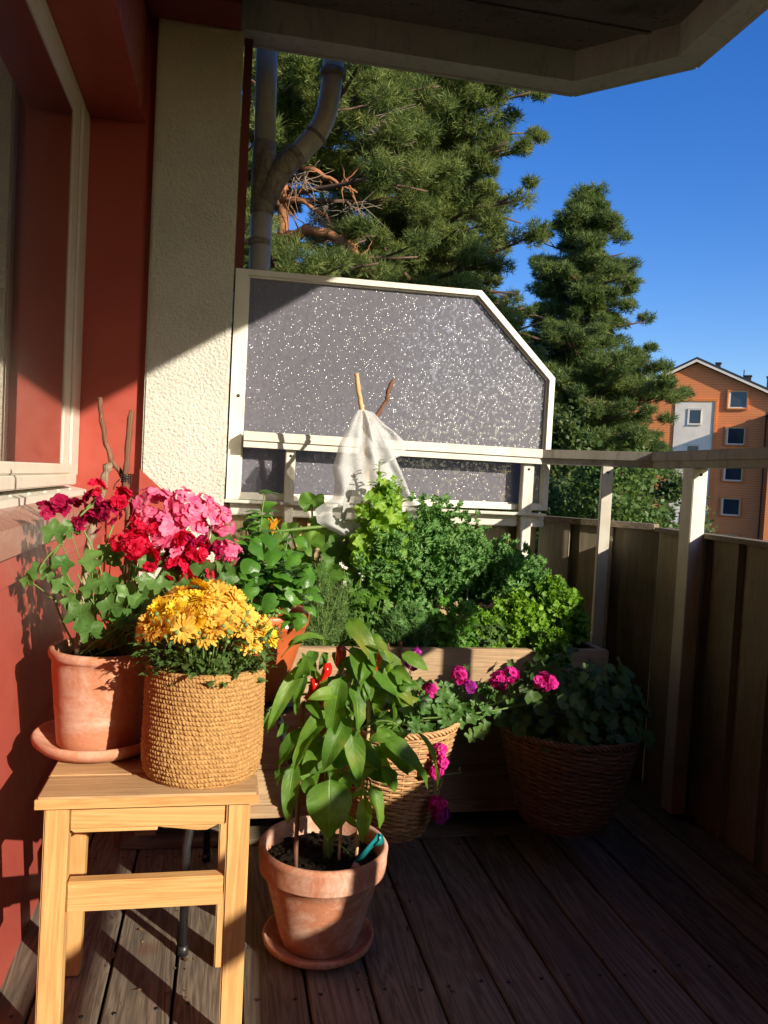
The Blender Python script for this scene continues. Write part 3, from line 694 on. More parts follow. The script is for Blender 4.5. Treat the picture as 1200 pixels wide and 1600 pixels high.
# ------------------------------------------------------------------ pots
def pot(name, c, ro, rb, h, rimh, matr, label, soilz, lipw=.008, straight=False, n=72):
    t = thing(name, c, label, 'flower pot')
    th = .009
    if straight: prof = [(.001, 0), (rb-.004, 0), (rb, .004), (lerp(rb, ro-lipw, .6), h*.55), (ro-lipw, h-rimh), (ro-.002, h-rimh+.004), (ro, h-rimh*.5), (ro-.001, h-.003), (ro-.005, h), (ro-lipw-.004, h-.001), (ro-lipw-th*.8, h-.008), (rb+.004-th, .015), (.001, .015)]
    else: prof = [(.001, 0), (rb-.005, 0), (rb, .005), (ro-lipw, h-rimh-.002), (ro-.004, h-rimh), (ro-.003, h-rimh+.004), (ro, h-.006), (ro-.003, h-.001), (ro-.008, h), (ro-.013, h-.004), (ro-.016, h-rimh), (rb+.004-th, .015), (.001, .015)]
    P = []
    for i in range(len(prof)-1):
        a, b = prof[i], prof[i+1]; k = 6 if abs(a[1]-b[1]) > .03 else 2
        for j in range(k): P.append((lerp(a[0], b[0], j/k), lerp(a[1], b[1], j/k)))
    P.append(prof[-1])
    def wob(a, z, j): return .0008*math.sin(2*a+z*20) + .0003*math.sin(z*700)
    g = MB(); g.lathe(P, c, n, fn=wob); g.build('clay_body' if 'clay' in name or 'terracotta' in name else 'body', matr, t)
    # soil
    g = MB(); rs = lerp(rb, ro-.02, soilz/h) + .002; vs = []; R_ = 22; S_ = 64
    for j in range(R_+1):
        for k in range(S_):
            a = 2*PI*k/S_; r = rs*j/R_ + .0001; p = V((r*math.cos(a), r*math.sin(a), 0)); hgt = noise.noise(p*60+V(c))*.006 + noise.noise(p*170+V(c))*.005 - .006*(j/R_)**4
            vs.append((c[0]+p.x, c[1]+p.y, c[2]+soilz+hgt))
    g.add(vs, [(j*S_+k, j*S_+(k+1) % S_, (j+1)*S_+(k+1) % S_, (j+1)*S_+k) for j in range(R_) for k in range(S_)])
    for i in range(90):
        a = ru(0, 2*PI); r = rs*.93*math.sqrt(rnd()); q = V((c[0]+r*math.cos(a), c[1]+r*math.sin(a), c[2]+soilz+ru(0, .004))); bm = bmesh.new(); bmesh.ops.create_icosphere(bm, subdivisions=1, radius=ru(.0015, .0045))
        for v in bm.verts: v.co = v.co*(1+ru(-.3, .3)) + q
        g.frombm(bm, smooth=True)
    g.build('soil', M['soil'], t)
    return t
def saucer(c, ri, ro, h, label, mt):
    g = MB(); g.lathe([(.001, 0), (ri, 0), (lerp(ri, ro, .55), .004), (ro-.002, h*.55), (ro, h-.004), (ro-.002, h), (ro-.006, h+.0005), (ro-.010, h-.004), (ri-.004, .009), (.001, .0075)], c, 72, fn=lambda a, z, j: .0006*math.sin(3*a))
    o = g.build('plant_saucer', mt); return tag(o, label, 'saucer')
SC = (-.207, 1.530, .4505)
saucer(SC, .085, .117, .028, 'clay saucer under the left pot, overhanging the stool seat', M['terra'])
p1 = pot('clay_pot', (-.203, 1.533, .4585), .0985, .078, .178, .020, M['terra'], 'straight-sided clay pot standing on the stool against the red wall', .155, lipw=.006, straight=True)
SC2 = (.231, 1.610, .0008)
saucer(SC2, .080, .116, .026, 'clay saucer on the deck under the pepper plant pot', M['terra2'])
p2 = pot('terracotta_pot', (.233, 1.612, .0088), .1335, .080, .206, .052, M['terra2'], 'tapered terracotta pot with thick rim standing on the deck', .178, lipw=.014)
p3 = pot('plastic_pot', (.088, 1.83, .4565), .118, .060, .205, .034, M['plasticpot'], 'orange plastic pot behind the jute basket, holding the basil', .17, lipw=.006)
g = MB(); Mx = Matrix.Translation((.088, 1.83, .648))
def patch(mb, c, r, a0, a1, z0, z1, n=8, r1=None):
    vs = []
    for i in range(n+1):
        a = lerp(a0, a1, i/n); vs += [(c[0]+r*math.cos(a), c[1]+r*math.sin(a), z0), (c[0]+(r1 or r)*math.cos(a), c[1]+(r1 or r)*math.sin(a), z1)]
    mb.add(vs, [(2*i, 2*i+2, 2*i+3, 2*i+1) for i in range(n)])
patch(g, (.088, 1.83), .1185, -1.10, -.62, .634, .650, r1=.1192); lb = g.build('sticker', M['sticker'], p3)
g = MB()
for i in range(16):
    a = -1.05 + i*.026; 
    if i % 5 != 3: patch(g, (.088, 1.83), .1194, a, a+.013, .640, .646+.001*(i % 3), 1, r1=.1197)
g.build('sticker_print', M['ink'], lb)

# jute basket
BC = (-.017, 1.405, .4505)
g = MB(); prof = []; H = .185; nz = 190
def jr(z):
    t = z/H; return .0985 + .005*math.sin(PI*min(1, t*1.0)) - .0045*math.exp(-t*18) + .002*math.sin(t*7+1)
prof = [(.001, 0), (.05, 0), (.09, .0)] + [(jr(H*i/nz), H*i/nz) for i in range(nz+1)] + [(jr(H)-.004, H+.003), (jr(H)-.009, H)] + [(jr(H*(1-i/8))-.010, H*(1-i/8)) for i in range(1, 8)]
cp = .0078
def jfn(a, z, j):
    if j < 4 or j > nz+2: return 0
    zz = z + .0016*noise.noise(V((math.cos(a)*2.2, math.sin(a)*2.2, z*14))) + .0007*noise.noise(V((math.cos(a)*9, math.sin(a)*9, z*60))); row = math.floor(zz/cp + a/(2*PI)); fr = (zz/cp + a/(2*PI)) % 1
    base = -.0022*(abs(fr-.5)*2)**2.0*(1+.6*noise.noise(V((math.cos(a)*3, math.sin(a)*3, z*40))))
    br = .0011*math.sin(a*104 + fr*5.5 + row*1.9 + 2.5*noise.noise(V((math.cos(a)*6, math.sin(a)*6, row*.7))))*(1-(abs(fr-.5)*2)**2)
    return base + br + .0013*noise.noise(V((math.cos(a)*14, math.sin(a)*14, z*150)))*1.3 + .003*noise.noise(V((math.cos(a)*1.6, math.sin(a)*1.6, z*9)))
g.lathe(prof, BC, 640, fn=jfn); jb = g.build('jute_basket', M['jute']); tag(jb, 'round coiled jute basket with yellow flowers, on the stool', 'basket')

# ------------------------------------------------------------------ chrysanthemum
mu = thing('chrysanthemum', (-.017, 1.405, .60), 'bushy yellow and amber chrysanthemum growing in the jute basket', 'plant')
g = MB(); gs = MB()
for i in range(760):
    a = ru(0, 2*PI); r = .108*math.sqrt(rnd()); ht = ru(0, 1); z = .618 + .100*ht*(1-.25*(r/.11)**2); out = V((math.cos(a), math.sin(a), 0)); rr = r*(1+.12*ht)
    c = V((BC[0], BC[1], z)) + out*rr
    d = (out*ru(.3, 1.2) + V((0, 0, ru(-.2, .9))) + rvec(.4)).normalized()
    L = ru(.014, .027)
    # lobed leaf = one blade with side lobes
    leaf(g, c, d, V((0, 0, 1)) + rvec(.5), L, L*.42, 'ovate', .5, .2, 4, 1, .15)
    for sgn in (-1, 1):
        dd, nn, ss = frame_from(d, V((0, 0, 1)) + rvec(.2)); leaf(g, c + d*L*.35, d*.6+ss*sgn*.8, nn, L*.5, L*.2, 'ovate', .4, .2, 3, 1)
g.build('foliage', M['mumleaf'], mu)
for i in range(60):
    a = ru(0, 2*PI); r = .095*math.sqrt(rnd()); b = V((BC[0]+r*.5*math.cos(a), BC[1]+r*.5*math.sin(a), .60)); e = V((BC[0]+r*1.1*math.cos(a), BC[1]+r*1.1*math.sin(a), ru(.69, .745)))
    gs.tube(curve(b, e, V((0, 0, .01)), 4), .0011, 5)
gs.build('stem', M['stem'], mu)
heads = []
tries = 0
while len(heads) < 68 and tries < 6000:
    tries += 1
    a = ru(0, 2*PI); r = math.sqrt(rnd())*.108
    x_ = r*math.cos(a); y_ = r*math.sin(a); z_ = .768 - .055*(r/.108)**2 + ru(-.012, .010) - .012*(x_ > .05)
    p = V((BC[0]-.004+x_, BC[1]+y_, z_-.006))
    if all((p-q).length > .0212 for q in heads): heads.append(p)
heads += [V((.088, 1.375, .690)), V((-.105, 1.36, .722))]
gb = MB()
for i, p in enumerate(heads):
    q = p - V((BC[0], BC[1], .62)); n_ = (V((q.x, q.y, .10)) + rvec(.06) + V((0, -.02, 0))).normalized()
    R_ = ru(.0185, .0235); bright = (i % 5 == 0) or i >= len(heads)-2; g = MB(); u = n_.orthogonal().normalized(); w = n_.cross(u)
    for ly, (npet, rr, cu) in enumerate(((20, 1., .02), (18, .9, .25), (14, .72, .55), (9, .5, .9)) if (bright or i % 3) else ((17, 1., .02), (13, .82, .3))):
        ph = ru(0, 6)
        for k in range(npet):
            a = ph + 2*PI*k/npet + ru(-.08, .08); d = u*math.cos(a)+w*math.sin(a); c_ = cu + ru(-.25, .22)
            leaf(g, p + d*.003 - n_*.001*(3-ly), d*math.cos(c_)+n_*math.sin(c_), n_*math.cos(c_)-d*math.sin(c_), R_*rr*ru(.78, 1.12), .0066, 'petal', ru(-.1, .5), .25, 3, 1)
    nb = len(g.f); 
    bm = bmesh.new(); bmesh.ops.create_uvsphere(bm, u_segments=10, v_segments=6, radius=.0042)
    bmesh.ops.scale(bm, vec=(1, 1, .5), verts=bm.verts); bmesh.ops.transform(bm, matrix=Matrix.Translation(p+n_*.0012) @ n_.to_track_quat('Z', 'Y').to_matrix().to_4x4(), verts=bm.verts)
    g.frombm(bm, 1, True)
    g.build('flower_head', [M['yellow'] if bright else M['amber'], M['disc']], mu)
for i in range(40):   # buds
    a = ru(0, 2*PI); r = .118; p = V((BC[0]+r*math.cos(a), BC[1]+r*math.sin(a), ru(.665, .735))); bm = bmesh.new(); bmesh.ops.create_icosphere(bm, subdivisions=1, radius=ru(.003, .0045))
    for v in bm.verts: v.co += p
    gb = MB(); gb.frombm(bm, smooth=True); gb.tube(curve(p, p-V((r*.2*math.cos(a), r*.2*math.sin(a), .03)), rvec(.003), 3), .0009, 4); gb.build('bud', M['stem'], mu)

# ------------------------------------------------------------------ left pelargonium + twig support
tw = thing('twig_support', (-.2, 1.54, .61), 'rough twigs tied together standing in the left clay pot', 'plant support')
g = MB(); twigline([(-.229, 1.53, 1.091), (-.222, 1.53, 1.04), (-.208, 1.53, .985), (-.184, 1.53, .950), (-.170, 1.53, .905), (-.166, 1.53, .80), (-.160, 1.535, .62)], .0042, .0058, g, 8, .3); g.build('stick', M['twig'], tw)
g = MB(); twigline([(-.171, 1.52, 1.068), (-.175, 1.52, 1.0), (-.178, 1.518, .945), (-.172, 1.525, .88), (-.170, 1.54, .75), (-.176, 1.56, .62)], .0052, .0055, g, 8, .3); g.build('stick', M['twig'], tw)
g = MB(); twigline([(-.203, 1.53, .975), (-.214, 1.53, .955), (-.216, 1.53, .925), (-.226, 1.53, .89), (-.236, 1.53, .83), (-.246, 1.53, .75), (-.250, 1.53, .62)], .0062, .0068, g, 8, .45); twigline([(-.216, 1.53, .935), (-.226, 1.525, .940)], .006, .005, g, 7); g.build('stick', M['twiggrey'], tw)
g = MB(); twigline([(-.022, 1.53, .863), (-.036, 1.53, .80), (-.06, 1.535, .70), (-.13, 1.55, .62)], .0032, .004, g, 7, .1); g.build('stick', M['twig'], tw)
g = MB()
for k in range(4):
    z = .940+.004*k; g.tube([(-.176+.0088*math.cos(a), 1.523+.0095*math.sin(a), z+.002*math.sin(a*2)) for a in [2*PI*i/14 for i in range(14)]], .0013, 5, closed=True)
g.tube(curve((-.183, 1.514, .945), (-.196, 1.512, .925), (-.006, 0, .004)), .0011, 5); g.build('lashing', M['metal'], tw)

pg = thing('trailing_pelargonium', (-.2, 1.54, .61), 'ivy-leaved pelargonium with pink, red and crimson flowers in the left clay pot', 'plant')
def ivyleaf(mb, c, nrm, R_, up=None): disc(mb, c, nrm, R_*1.06, 5, .30, .12, 3, 40, .25, True, .8, up, rings=3, pointy=True)
g = MB(); gs = MB()
LV = [((-.292, 1.49, .847), .024), ((-.270, 1.5, .855), .018), ((-.318, 1.50, .778), .019), ((-.333, 1.50, .758), .014), ((-.279, 1.49, .79), .020), ((-.275, 1.49, .75), .021), ((-.300, 1.50, .770), .014), ((-.239, 1.47, .705), .029), ((-.222, 1.46, .675), .026),
      ((-.187, 1.47, .720), .026), ((-.172, 1.47, .700), .020), ((-.224, 1.48, .746), .022), ((-.255, 1.49, .725), .018), ((-.195, 1.49, .755), .020), ((-.160, 1.48, .74), .022), ((-.129, 1.49, .73), .026), ((-.105, 1.49, .75), .022), ((-.15, 1.46, .69), .020), ((-.135, 1.47, .765), .018), ((-.03, 1.49, .785), .024), ((.005, 1.50, .80), .02), ((-.055, 1.49, .765), .02), ((-.08, 1.48, .74), .022), ((.0, 1.52, .835), .026), ((.015, 1.50, .775), .022), ((-.205, 1.60, .80), .028), ((-.18, 1.60, .73), .03), ((-.25, 1.58, .69), .026)]
for c, r in LV:
    c = V(c) + rvec(.004); root = V((-.2, 1.54, .615)) + rvec(.02)
    nv = (V((ru(-.5, .4), -1, ru(.1, .9)))).normalized(); ivyleaf(g, c, nv, r*ru(.95, 1.1), up=V((ru(-.6, .6), 0, 1)))
    gs.tube(curve(c - nv*.003, c + (root-c)*ru(.25, .5) + V((0, .01, .0)), V((0, 0, .006)), 5), .0011, 5)
for i in range(70):
    c = V((ru(-.24, .02), ru(1.50, 1.60), ru(.64, .80))); nv = V((ru(-.6, .6), -1, ru(0, 1))); ivyleaf(g, c, nv, ru(.013, .024))
g.build('foliage', M['ivy'], pg)
gs.tube(curve((-.213, 1.525, .925), (-.294, 1.50, .80), (-.012, 0, .002), 10), .0024, 7); gs.tube(curve((-.275, 1.50, .83), (-.316, 1.50, .775), (-.01, 0, 0), 6), .0015, 6)
gs.tube(curve((-.25, 1.5, .875), (-.225, 1.52, .90), (0, 0, .004)), .0016, 6); gs.tube(curve((-.245, 1.53, .62), (-.30, 1.51, .80), (-.03, 0, 0), 8), .002, 6)
for e in ((-.16, 1.52, .81), (-.09, 1.5, .80), (-.03, 1.5, .80), (-.12, 1.5, .84), (-.195, 1.52, .86), (-.06, 1.5, .86), (-.25, 1.51, .86), (.0, 1.52, .80)):
    gs.tube(curve((-.19+ru(-.03, .03), 1.545, .62), e, (ru(-.03, .03), -.01, .02), 8), .0017, 6)
for i in range(26): gs.tube(curve((-.2+ru(-.06, .06), 1.53+ru(-.04, .05), .612), (ru(-.28, .0), ru(1.48, 1.58), ru(.66, .78)), rvec(.02), 6), ru(.0007, .0016), 5)
gs.build('stems', M['stem'], pg)
def cluster(mb_mat, c, R_, nf, fr, parent, up=(0, -.7, .8), petals=5, layers=1, nm='flower_cluster'):
    g = MB(); umbel(g, c, up, R_, nf, fr, petals=petals, layers=layers); return g.build(nm, mb_mat, parent)
for c, R_, nf in (((-.125, 1.53, .895), .036, 30), ((-.068, 1.53, .892), .034, 28), ((-.025, 1.53, .883), .028, 20), ((-.105, 1.52, .853), .036, 28), ((-.055, 1.53, .850), .030, 22), ((.012, 1.52, .817), .022, 16), ((.0, 1.54, .862), .018, 9), ((-.145, 1.54, .870), .024, 14), ((-.035, 1.53, .905), .018, 10), ((-.09, 1.51, .825), .022, 12), ((-.005, 1.53, .885), .014, 6)):
    cluster(M['pink'], c, R_, nf, .0135, pg)
for c, R_, nf in (((-.183, 1.51, .910), .017, 11), ((-.153, 1.49, .825), .022, 16), ((-.132, 1.49, .802), .019, 12), ((-.185, 1.505, .83), .009, 5), ((-.065, 1.495, .838), .015, 9), ((-.045, 1.49, .820), .014, 9), ((-.225, 1.5, .928), .010, 5), ((-.035, 1.5, .78), .018, 10), ((-.08, 1.5, .785), .02, 12), ((-.155, 1.52, .868), .010, 4)):
    cluster(M['redpetal'], c, R_, nf, .0125, pg, layers=2)
for k in range(12): cluster(M['redpetal' if k % 3 else 'crimson'], (ru(-.17, .0), ru(1.49, 1.51), ru(.795, .86)), .008, 3, .011, pg, layers=2)
for c, R_, nf in (((-.262, 1.52, .880), .021, 13), ((-.240, 1.52, .862), .022, 14), ((-.283, 1.51, .895), .014, 7), ((-.205, 1.52, .883), .020, 12), ((-.095, 1.52, .815), .024, 16), ((-.075, 1.53, .80), .022, 12), ((-.02, 1.52, .81), .018, 10), ((-.312, 1.51, .882), .010, 5), ((-.232, 1.52, .905), .012, 6)):
    cluster(M['crimson'], c, R_, nf, .012, pg, layers=2)

# ------------------------------------------------------------------ basil
bs = thing('basil', (.088, 1.83, .62), 'glossy green basil bush in the orange plastic pot', 'herb')
g = MB(); gs = MB(); pc = V((.105, 1.82, .64))
for i in range(34):
    top = V((ru(.02, .20), ru(1.74, 1.90), 0)); top.z = .71 + .17*rnd()*math.exp(-((top.x-.09)/.06)**2) + ru(0, .06)
    b = V((.088+ru(-.05, .05), 1.83+ru(-.05, .05), .625)); cv = curve(b, top, (0, 0, .02), 6); gs.tube(cv, .0016, 5)
    for k in (3, 4, 5, 6):
        for s_ in range(4 if k == 6 else 2):
            a = ru(0, 2*PI); d = V((math.cos(a), math.sin(a), ru(-.2, .7))); L = ru(.032, .055)*(1 if k < 6 else .8)
            leaf(g, cv[k], d, V((0, 0, 1)) + d*.1, L, L*.70, 'ovate', ru(.3, 1.0), -.35, 6, 2, .07, curl=.3)
for k in range(46):
    c = V((ru(.02, .20), ru(1.72, 1.78), ru(.66, .84))); c.z = min(c.z, .86 - abs(c.x-.10)*1.0)
    d = V((ru(-.8, .8), -.5, ru(-.7, .6))); L = ru(.042, .064); leaf(g, c, d, V((ru(-.4, .4), -.5, 1)), L, L*.72, 'ovate', ru(.4, 1.0), -.4, 7, 2, .07, curl=.3)
g.build('foliage', M['basil'], bs); gs.build('stems', M['stem'], bs)

# ------------------------------------------------------------------ pepper plant
pe = thing('pepper_plant', (.235, 1.61, .19), 'pepper plant with large drooping green leaves and red fruit in the terracotta pot', 'plant')
g = MB()
g.tube([(.238, 1.60, .185), (.236, 1.60, .23), (.233, 1.60, .30), (.238, 1.6, .38), (.245, 1.605, .46), (.25, 1.61, .52)], [.0085, .0068, .006, .0052, .0045, .0038], 10)
g.tube([(.244, 1.60, .19), (.250, 1.60, .25), (.257, 1.60, .33), (.27, 1.61, .42), (.285, 1.61, .52), (.275, 1.6, .60)], [.0065, .0055, .005, .0042, .0035, .0025], 9)
g.tube(curve((.236, 1.60, .205), (.285, 1.58, .195), (0, 0, .03), 8), .0020, 6)
STM = []
for a, b, bd in (((.25, 1.61, .51), (.17, 1.59, .55), (0, 0, .03)), ((.25, 1.61, .52), (.245, 1.58, .63), (.0, 0, .0)), ((.285, 1.61, .52), (.35, 1.60, .56), (0, 0, .03)), ((.245, 1.605, .46), (.155, 1.57, .45), (0, 0, .05)), ((.27, 1.61, .42), (.37, 1.57, .47), (0, 0, .05)),
                 ((.25, 1.61, .50), (.10, 1.56, .505), (0, 0, .055)), ((.24, 1.60, .40), (.16, 1.57, .38), (0, 0, .03)), ((.26, 1.60, .36), (.31, 1.57, .36), (0, 0, .02)), ((.235, 1.6, .30), (.22, 1.56, .385), (0, 0, .0))):
    cv = curve(a, b, bd, 8); g.tube(cv, [lerp(.0032, .0018, i/8) for i in range(9)], 6); STM.append(b)
g.build('stems', M['stem'], pe)
def leafbt(mb, b, e, W, nh=(0, -1, .4), droop=.5, fold=.3, wave=.05, twist=0., prof='pepper'):
    b, e = V(b), V(e); d = e-b; n_ = V(nh); 
    dd, nn, ss = frame_from(d, n_); a = droop*.8
    leaf(mb, b, dd*math.cos(a)+nn*math.sin(a), nn*math.cos(a)-dd*math.sin(a), d.length*1.06, W, prof, droop, fold, 12, 3, wave, twist)
g = MB()
PL = [ # base, tip, width, normal
 ((.222, 1.50, .388), (.222, 1.485, .283), .092, (.05, -1, .35), .25, -.10),
 ((.262, 1.52, .478), (.287, 1.505, .375), .050, (.1, -1, .3), .3, .2),
 ((.330, 1.52, .46), (.418, 1.50, .335), .062, (.45, -1, .3), .5, .3),
 ((.395, 1.53, .47), (.432, 1.51, .345), .040, (.9, -.6, .2), .5, .3),
 ((.318, 1.54, .475), (.365, 1.53, .375), .055, (.3, -1, .2), .4, .2),
 ((.262, 1.55, .635), (.262, 1.53, .535), .050, (.2, -1, .3), .5, .25),
 ((.240, 1.54, .575), (.225, 1.51, .455), .062, (-.3, -1, .45), .4, .25),
 ((.265, 1.54, .560), (.262, 1.51, .455), .060, (.25, -1, .35), .4, .25),
 ((.300, 1.55, .625), (.365, 1.54, .490), .088, (.3, -1, .3), .4, .2),
 ((.275, 1.55, .645), (.335, 1.53, .600), .058, (.1, -.7, .8), .8, .2),
 ((.250, 1.55, .690), (.300, 1.53, .590), .058, (-.1, -1, .4), .5, .3),
 ((.290, 1.55, .585), (.308, 1.53, .530), .034, (.3, -1, .3), .4, .2),
 ((.215, 1.56, .635), (.105, 1.53, .590), .040, (-.1, -.5, 1), .9, .35),
 ((.165, 1.56, .595), (.112, 1.53, .475), .038, (-.3, -1, .3), .5, .35),
 ((.172, 1.56, .575), (.140, 1.54, .485), .036, (-.5, -1, .3), .5, .3),
 ((.105, 1.55, .505), (.078, 1.54, .410), .038, (-.6, -1, .1), .4, .35),
 ((.225, 1.55, .505), (.165, 1.52, .385), .052, (-.6, -.8, .3), .5, .35),
 ((.260, 1.54, .495), (.185, 1.51, .380), .060, (-.3, -.9, .5), .6, .3),
 ((.165, 1.56, .465), (.122, 1.54, .385), .044, (-.5, -1, .2), .7, .2),
 ((.170, 1.55, .455), (.135, 1.54, .375), .036, (.5, -1, .2), .6, .2),
 ((.160, 1.56, .400), (.150, 1.53, .290), .050, (-.3, -1, .3), .6, .25),
 ((.150, 1.57, .385), (.115, 1.54, .335), .040, (-.8, -.8, .3), .7, .2),
 ((.175, 1.58, .42), (.185, 1.56, .335), .060, (.2, -1, .1), .4, .2),
 ((.335, 1.56, .545), (.345, 1.53, .455), .042, (.9, -.7, .3), .5, .3),
 ((.300, 1.53, .455), (.345, 1.51, .430), .034, (.1, -.8, .8), .5, .2),
 ((.315, 1.56, .350), (.350, 1.54, .270), .052, (.3, -1, .2), .5, .2),
 ((.275, 1.56, .318), (.340, 1.54, .318), .030, (.1, -.5, 1), .8, .3),
 ((.262, 1.57, .285), (.312, 1.56, .262), .024, (.2, -1, .8), .4, .2),
 ((.305, 1.56, .325), (.300, 1.55, .235), .046, (-.2, -1, .1), .4, .2),
 ((.240, 1.58, .46), (.250, 1.57, .365), .060, (.3, -1, .0), .4, .1),
 ((.285, 1.59, .43), (.33, 1.57, .375), .055, (.2, -1, .2), .4, .1),
 ((.300, 1.60, .42), (.36, 1.60, .33), .060, (.2, -1, .2), .4, .1),
 ((.230, 1.61, .42), (.19, 1.60, .36), .060, (-.2, -1, .2), .4, .1),
 ((.245, 1.60, .56), (.20, 1.60, .50), .050, (-.2, -.8, .5), .5, .2),
 ((.310, 1.57, .56), (.395, 1.55, .50), .045, (.2, -.8, .7), .9, .3),
 ((.255, 1.60, .60), (.30, 1.60, .54), .060, (.2, -.8, .5), .5, .2),
 ((.228, 1.56, .440), (.252, 1.55, .36), .030, (.9, -.6, .2), .4, .3),
]
for i, (b, e, W, nh, dr, fo) in enumerate(PL):
    if i in (2, 8, 17): e = tuple(lerp(b[q], e[q], .88) for q in range(3))
    if i: e = (e[0]+ru(-.018, .018), e[1]+ru(-.01, .01), e[2]+ru(-.004, .022))
    leafbt(g, b, e, W*(1 if i == 0 else ru(.66, .84)), nh, dr*ru(1.1, 1.7), fo*1.4, .13, ru(-.9, .9) if i else 0)
for k in range(72):
    b = V((ru(.14, .37), ru(1.53, 1.62), ru(.34, .64))); d = V(((b.x-.25)*4+ru(-.8, .8), ru(-.8, .2), ru(-1.0, .5))).normalized()
    L = ru(.035, .065); leafbt(g, b, b + d*L, L*.46, (ru(-.6, .6), -1, ru(0, .9)), ru(.3, 1.0), .35, .10, ru(-.6, .6))
for b, e, W, nh, dr, fo in PL:
    q = min(STM + [(.25, 1.605, .52), (.24, 1.60, .42), (.25, 1.60, .34)], key=lambda s_: (V(s_)-V(b)).length); g.tube(curve(q, b, (0, -.003, .012), 6), .0016, 5)
g.build('foliage', M['chili'], pe)
def pepper(c, e, r, n=12):
    g = MB(); c, e = V(c), V(e); m = 10; pts = []; rs = []
    for i in range(m+1):
        t = i/m; pts.append(lerp(c, e, t) + V((.004*math.sin(t*4), 0, 0))); rs.append(r*(.55+.75*math.sin(PI*min(1, t*.9+.12)))*(1-.55*t*t) if t < 1 else r*.1)
    o = len(g.v); g.tube(pts, rs, n)
    for k in range(len(g.v)):
        i, j = divmod(k, n); 
        if i < m: p = V(g.v[k]); ax = pts[i]; g.v[k] = tuple(ax + (p-ax)*(1 + .18*math.cos(3*2*PI*j/n + i*.35)))
    f = g.build('fruit', M['pepper'], pe)
    s_ = MB(); s_.tube(curve(c, c+V((.002, 0, .018)), (.003, 0, 0), 4), .0018, 6); s_.build('calyx', M['stem'], f)
for c, e, r in (((.212, 1.555, .600), (.204, 1.545, .565), .008), ((.190, 1.57, .568), (.188, 1.56, .528), .0095), ((.203, 1.565, .545), (.214, 1.555, .512), .009), ((.180, 1.57, .535), (.188, 1.56, .500), .009), ((.238, 1.57, .632), (.236, 1.56, .592), .009), ((.303, 1.535, .628), (.305, 1.530, .575), .0080), ((.262, 1.555, .552), (.270, 1.55, .520), .007)): pepper(c, e, r)
for pts, lab, mt in (([(.170, 1.555, .185), (.170, 1.56, .42), (.172, 1.57, .52)], 'reddish cane standing left of the stem in the pepper pot', 'twig'), ([(.300, 1.60, .185), (.305, 1.60, .32), (.313, 1.60, .45), (.308, 1.6, .56)], 'brown cane standing right of the stem in the pepper pot', 'cane'), ([(.262, 1.585, .185), (.262, 1.585, .275), (.262, 1.59, .33)], 'short pale cane close to the stem in the pepper pot', 'cane')):
    g = MB(); twigline(pts, .0042 if 'short' not in lab else .003, .0035, g, 8, .1, 5, .0008); tag(g.build('support_cane', M[mt]), lab, 'cane')
# teal clip and pink label tip
g = MB(); q = []
for a in range(13):
    t = a/12; q.append(((.290+.055*t if t < .8 else .334 + .010*math.sin((t-.8)*PI/.2)), 1.555, .192+.065*t if t < .8 else .244 + .014*math.cos((t-.8)*PI/.2) - .004))
vs = []
for p in q: vs += [(p[0]-.006, p[1]-.004, p[2]+.004), (p[0]+.006, p[1]+.005, p[2]-.004)]
g.add(vs, [(2*i, 2*i+2, 2*i+3, 2*i+1) for i in range(12)]); cl = g.build('plant_label', M['teal']); md = cl.modifiers.new('s', 'SOLIDIFY'); md.thickness = .0015
tag(cl, 'teal plastic plant label with curled top stuck in the pepper pot', 'plant label')
g = MB(); g.hexa([(.280, 1.545, .190), (.298, 1.545, .190), (.296, 1.552, .186), (.282, 1.552, .186), (.286, 1.547, .199), (.297, 1.547, .196), (.295, 1.55, .196), (.288, 1.55, .199)]); g.build('label_tip', M['pinklabel'], cl)

# ------------------------------------------------------------------ trough
tr = thing('planter_trough', (.45, 2.3, 0), 'long wooden plank trough full of vegetables along the far parapet', 'planter')
TX0, TX1 = -.22, 1.10
for z0, z1, yy in ((.345, .512, 2.100), (.185, .343, 2.1015), (.088, .183, 2.100)):
    g = MB(); g.bbox(TX0, TX1, yy, yy+.026, z0, z1, .0025); g.build('front_board', M['trough'], tr)
g = MB(); g.bbox(TX0, TX1, 2.60, 2.626, .09, .512, .002); g.build('rear_board', M['trough'], tr)
for xx in (TX0+.001, TX1-.027): g = MB(); g.bbox(xx, xx+.026, 2.127, 2.599, .09, .511, .002); g.build('end_board', M['trough'], tr)
g = MB(); g.bbox(TX0+.0, TX1+.0, 2.085, 2.099, .060, .092, .002); g.build('bottom_batten', M['trough'], tr)
for xx in (TX0+.03, TX1-.10):
    for yy in (2.10, 2.53): g = MB(); g.bbox(xx, xx+.055, yy, yy+.06, .018, .087, .002); g.build('leg', M['trough'], tr)
g = MB(); g.bbox(TX0, TX1-.03, 2.06, 2.14, .0012, .017, .002); g.build('skid', M['cap'], tr)
g = MB(); vs = []; nx, ny = 90, 34
for j in range(ny+1):
    for i in range(nx+1):
        p = V((lerp(TX0+.02, TX1-.02, i/nx), lerp(2.12, 2.605, j/ny), .462)); p.z += noise.noise(p*22)*.018 + noise.noise(p*80)*.008; vs.append(p)
g.add(vs, [(j*(nx+1)+i, j*(nx+1)+i+1, (j+1)*(nx+1)+i+1, (j+1)*(nx+1)+i) for j in range(ny) for i in range(nx)]); g.build('soil', M['soil'], tr)

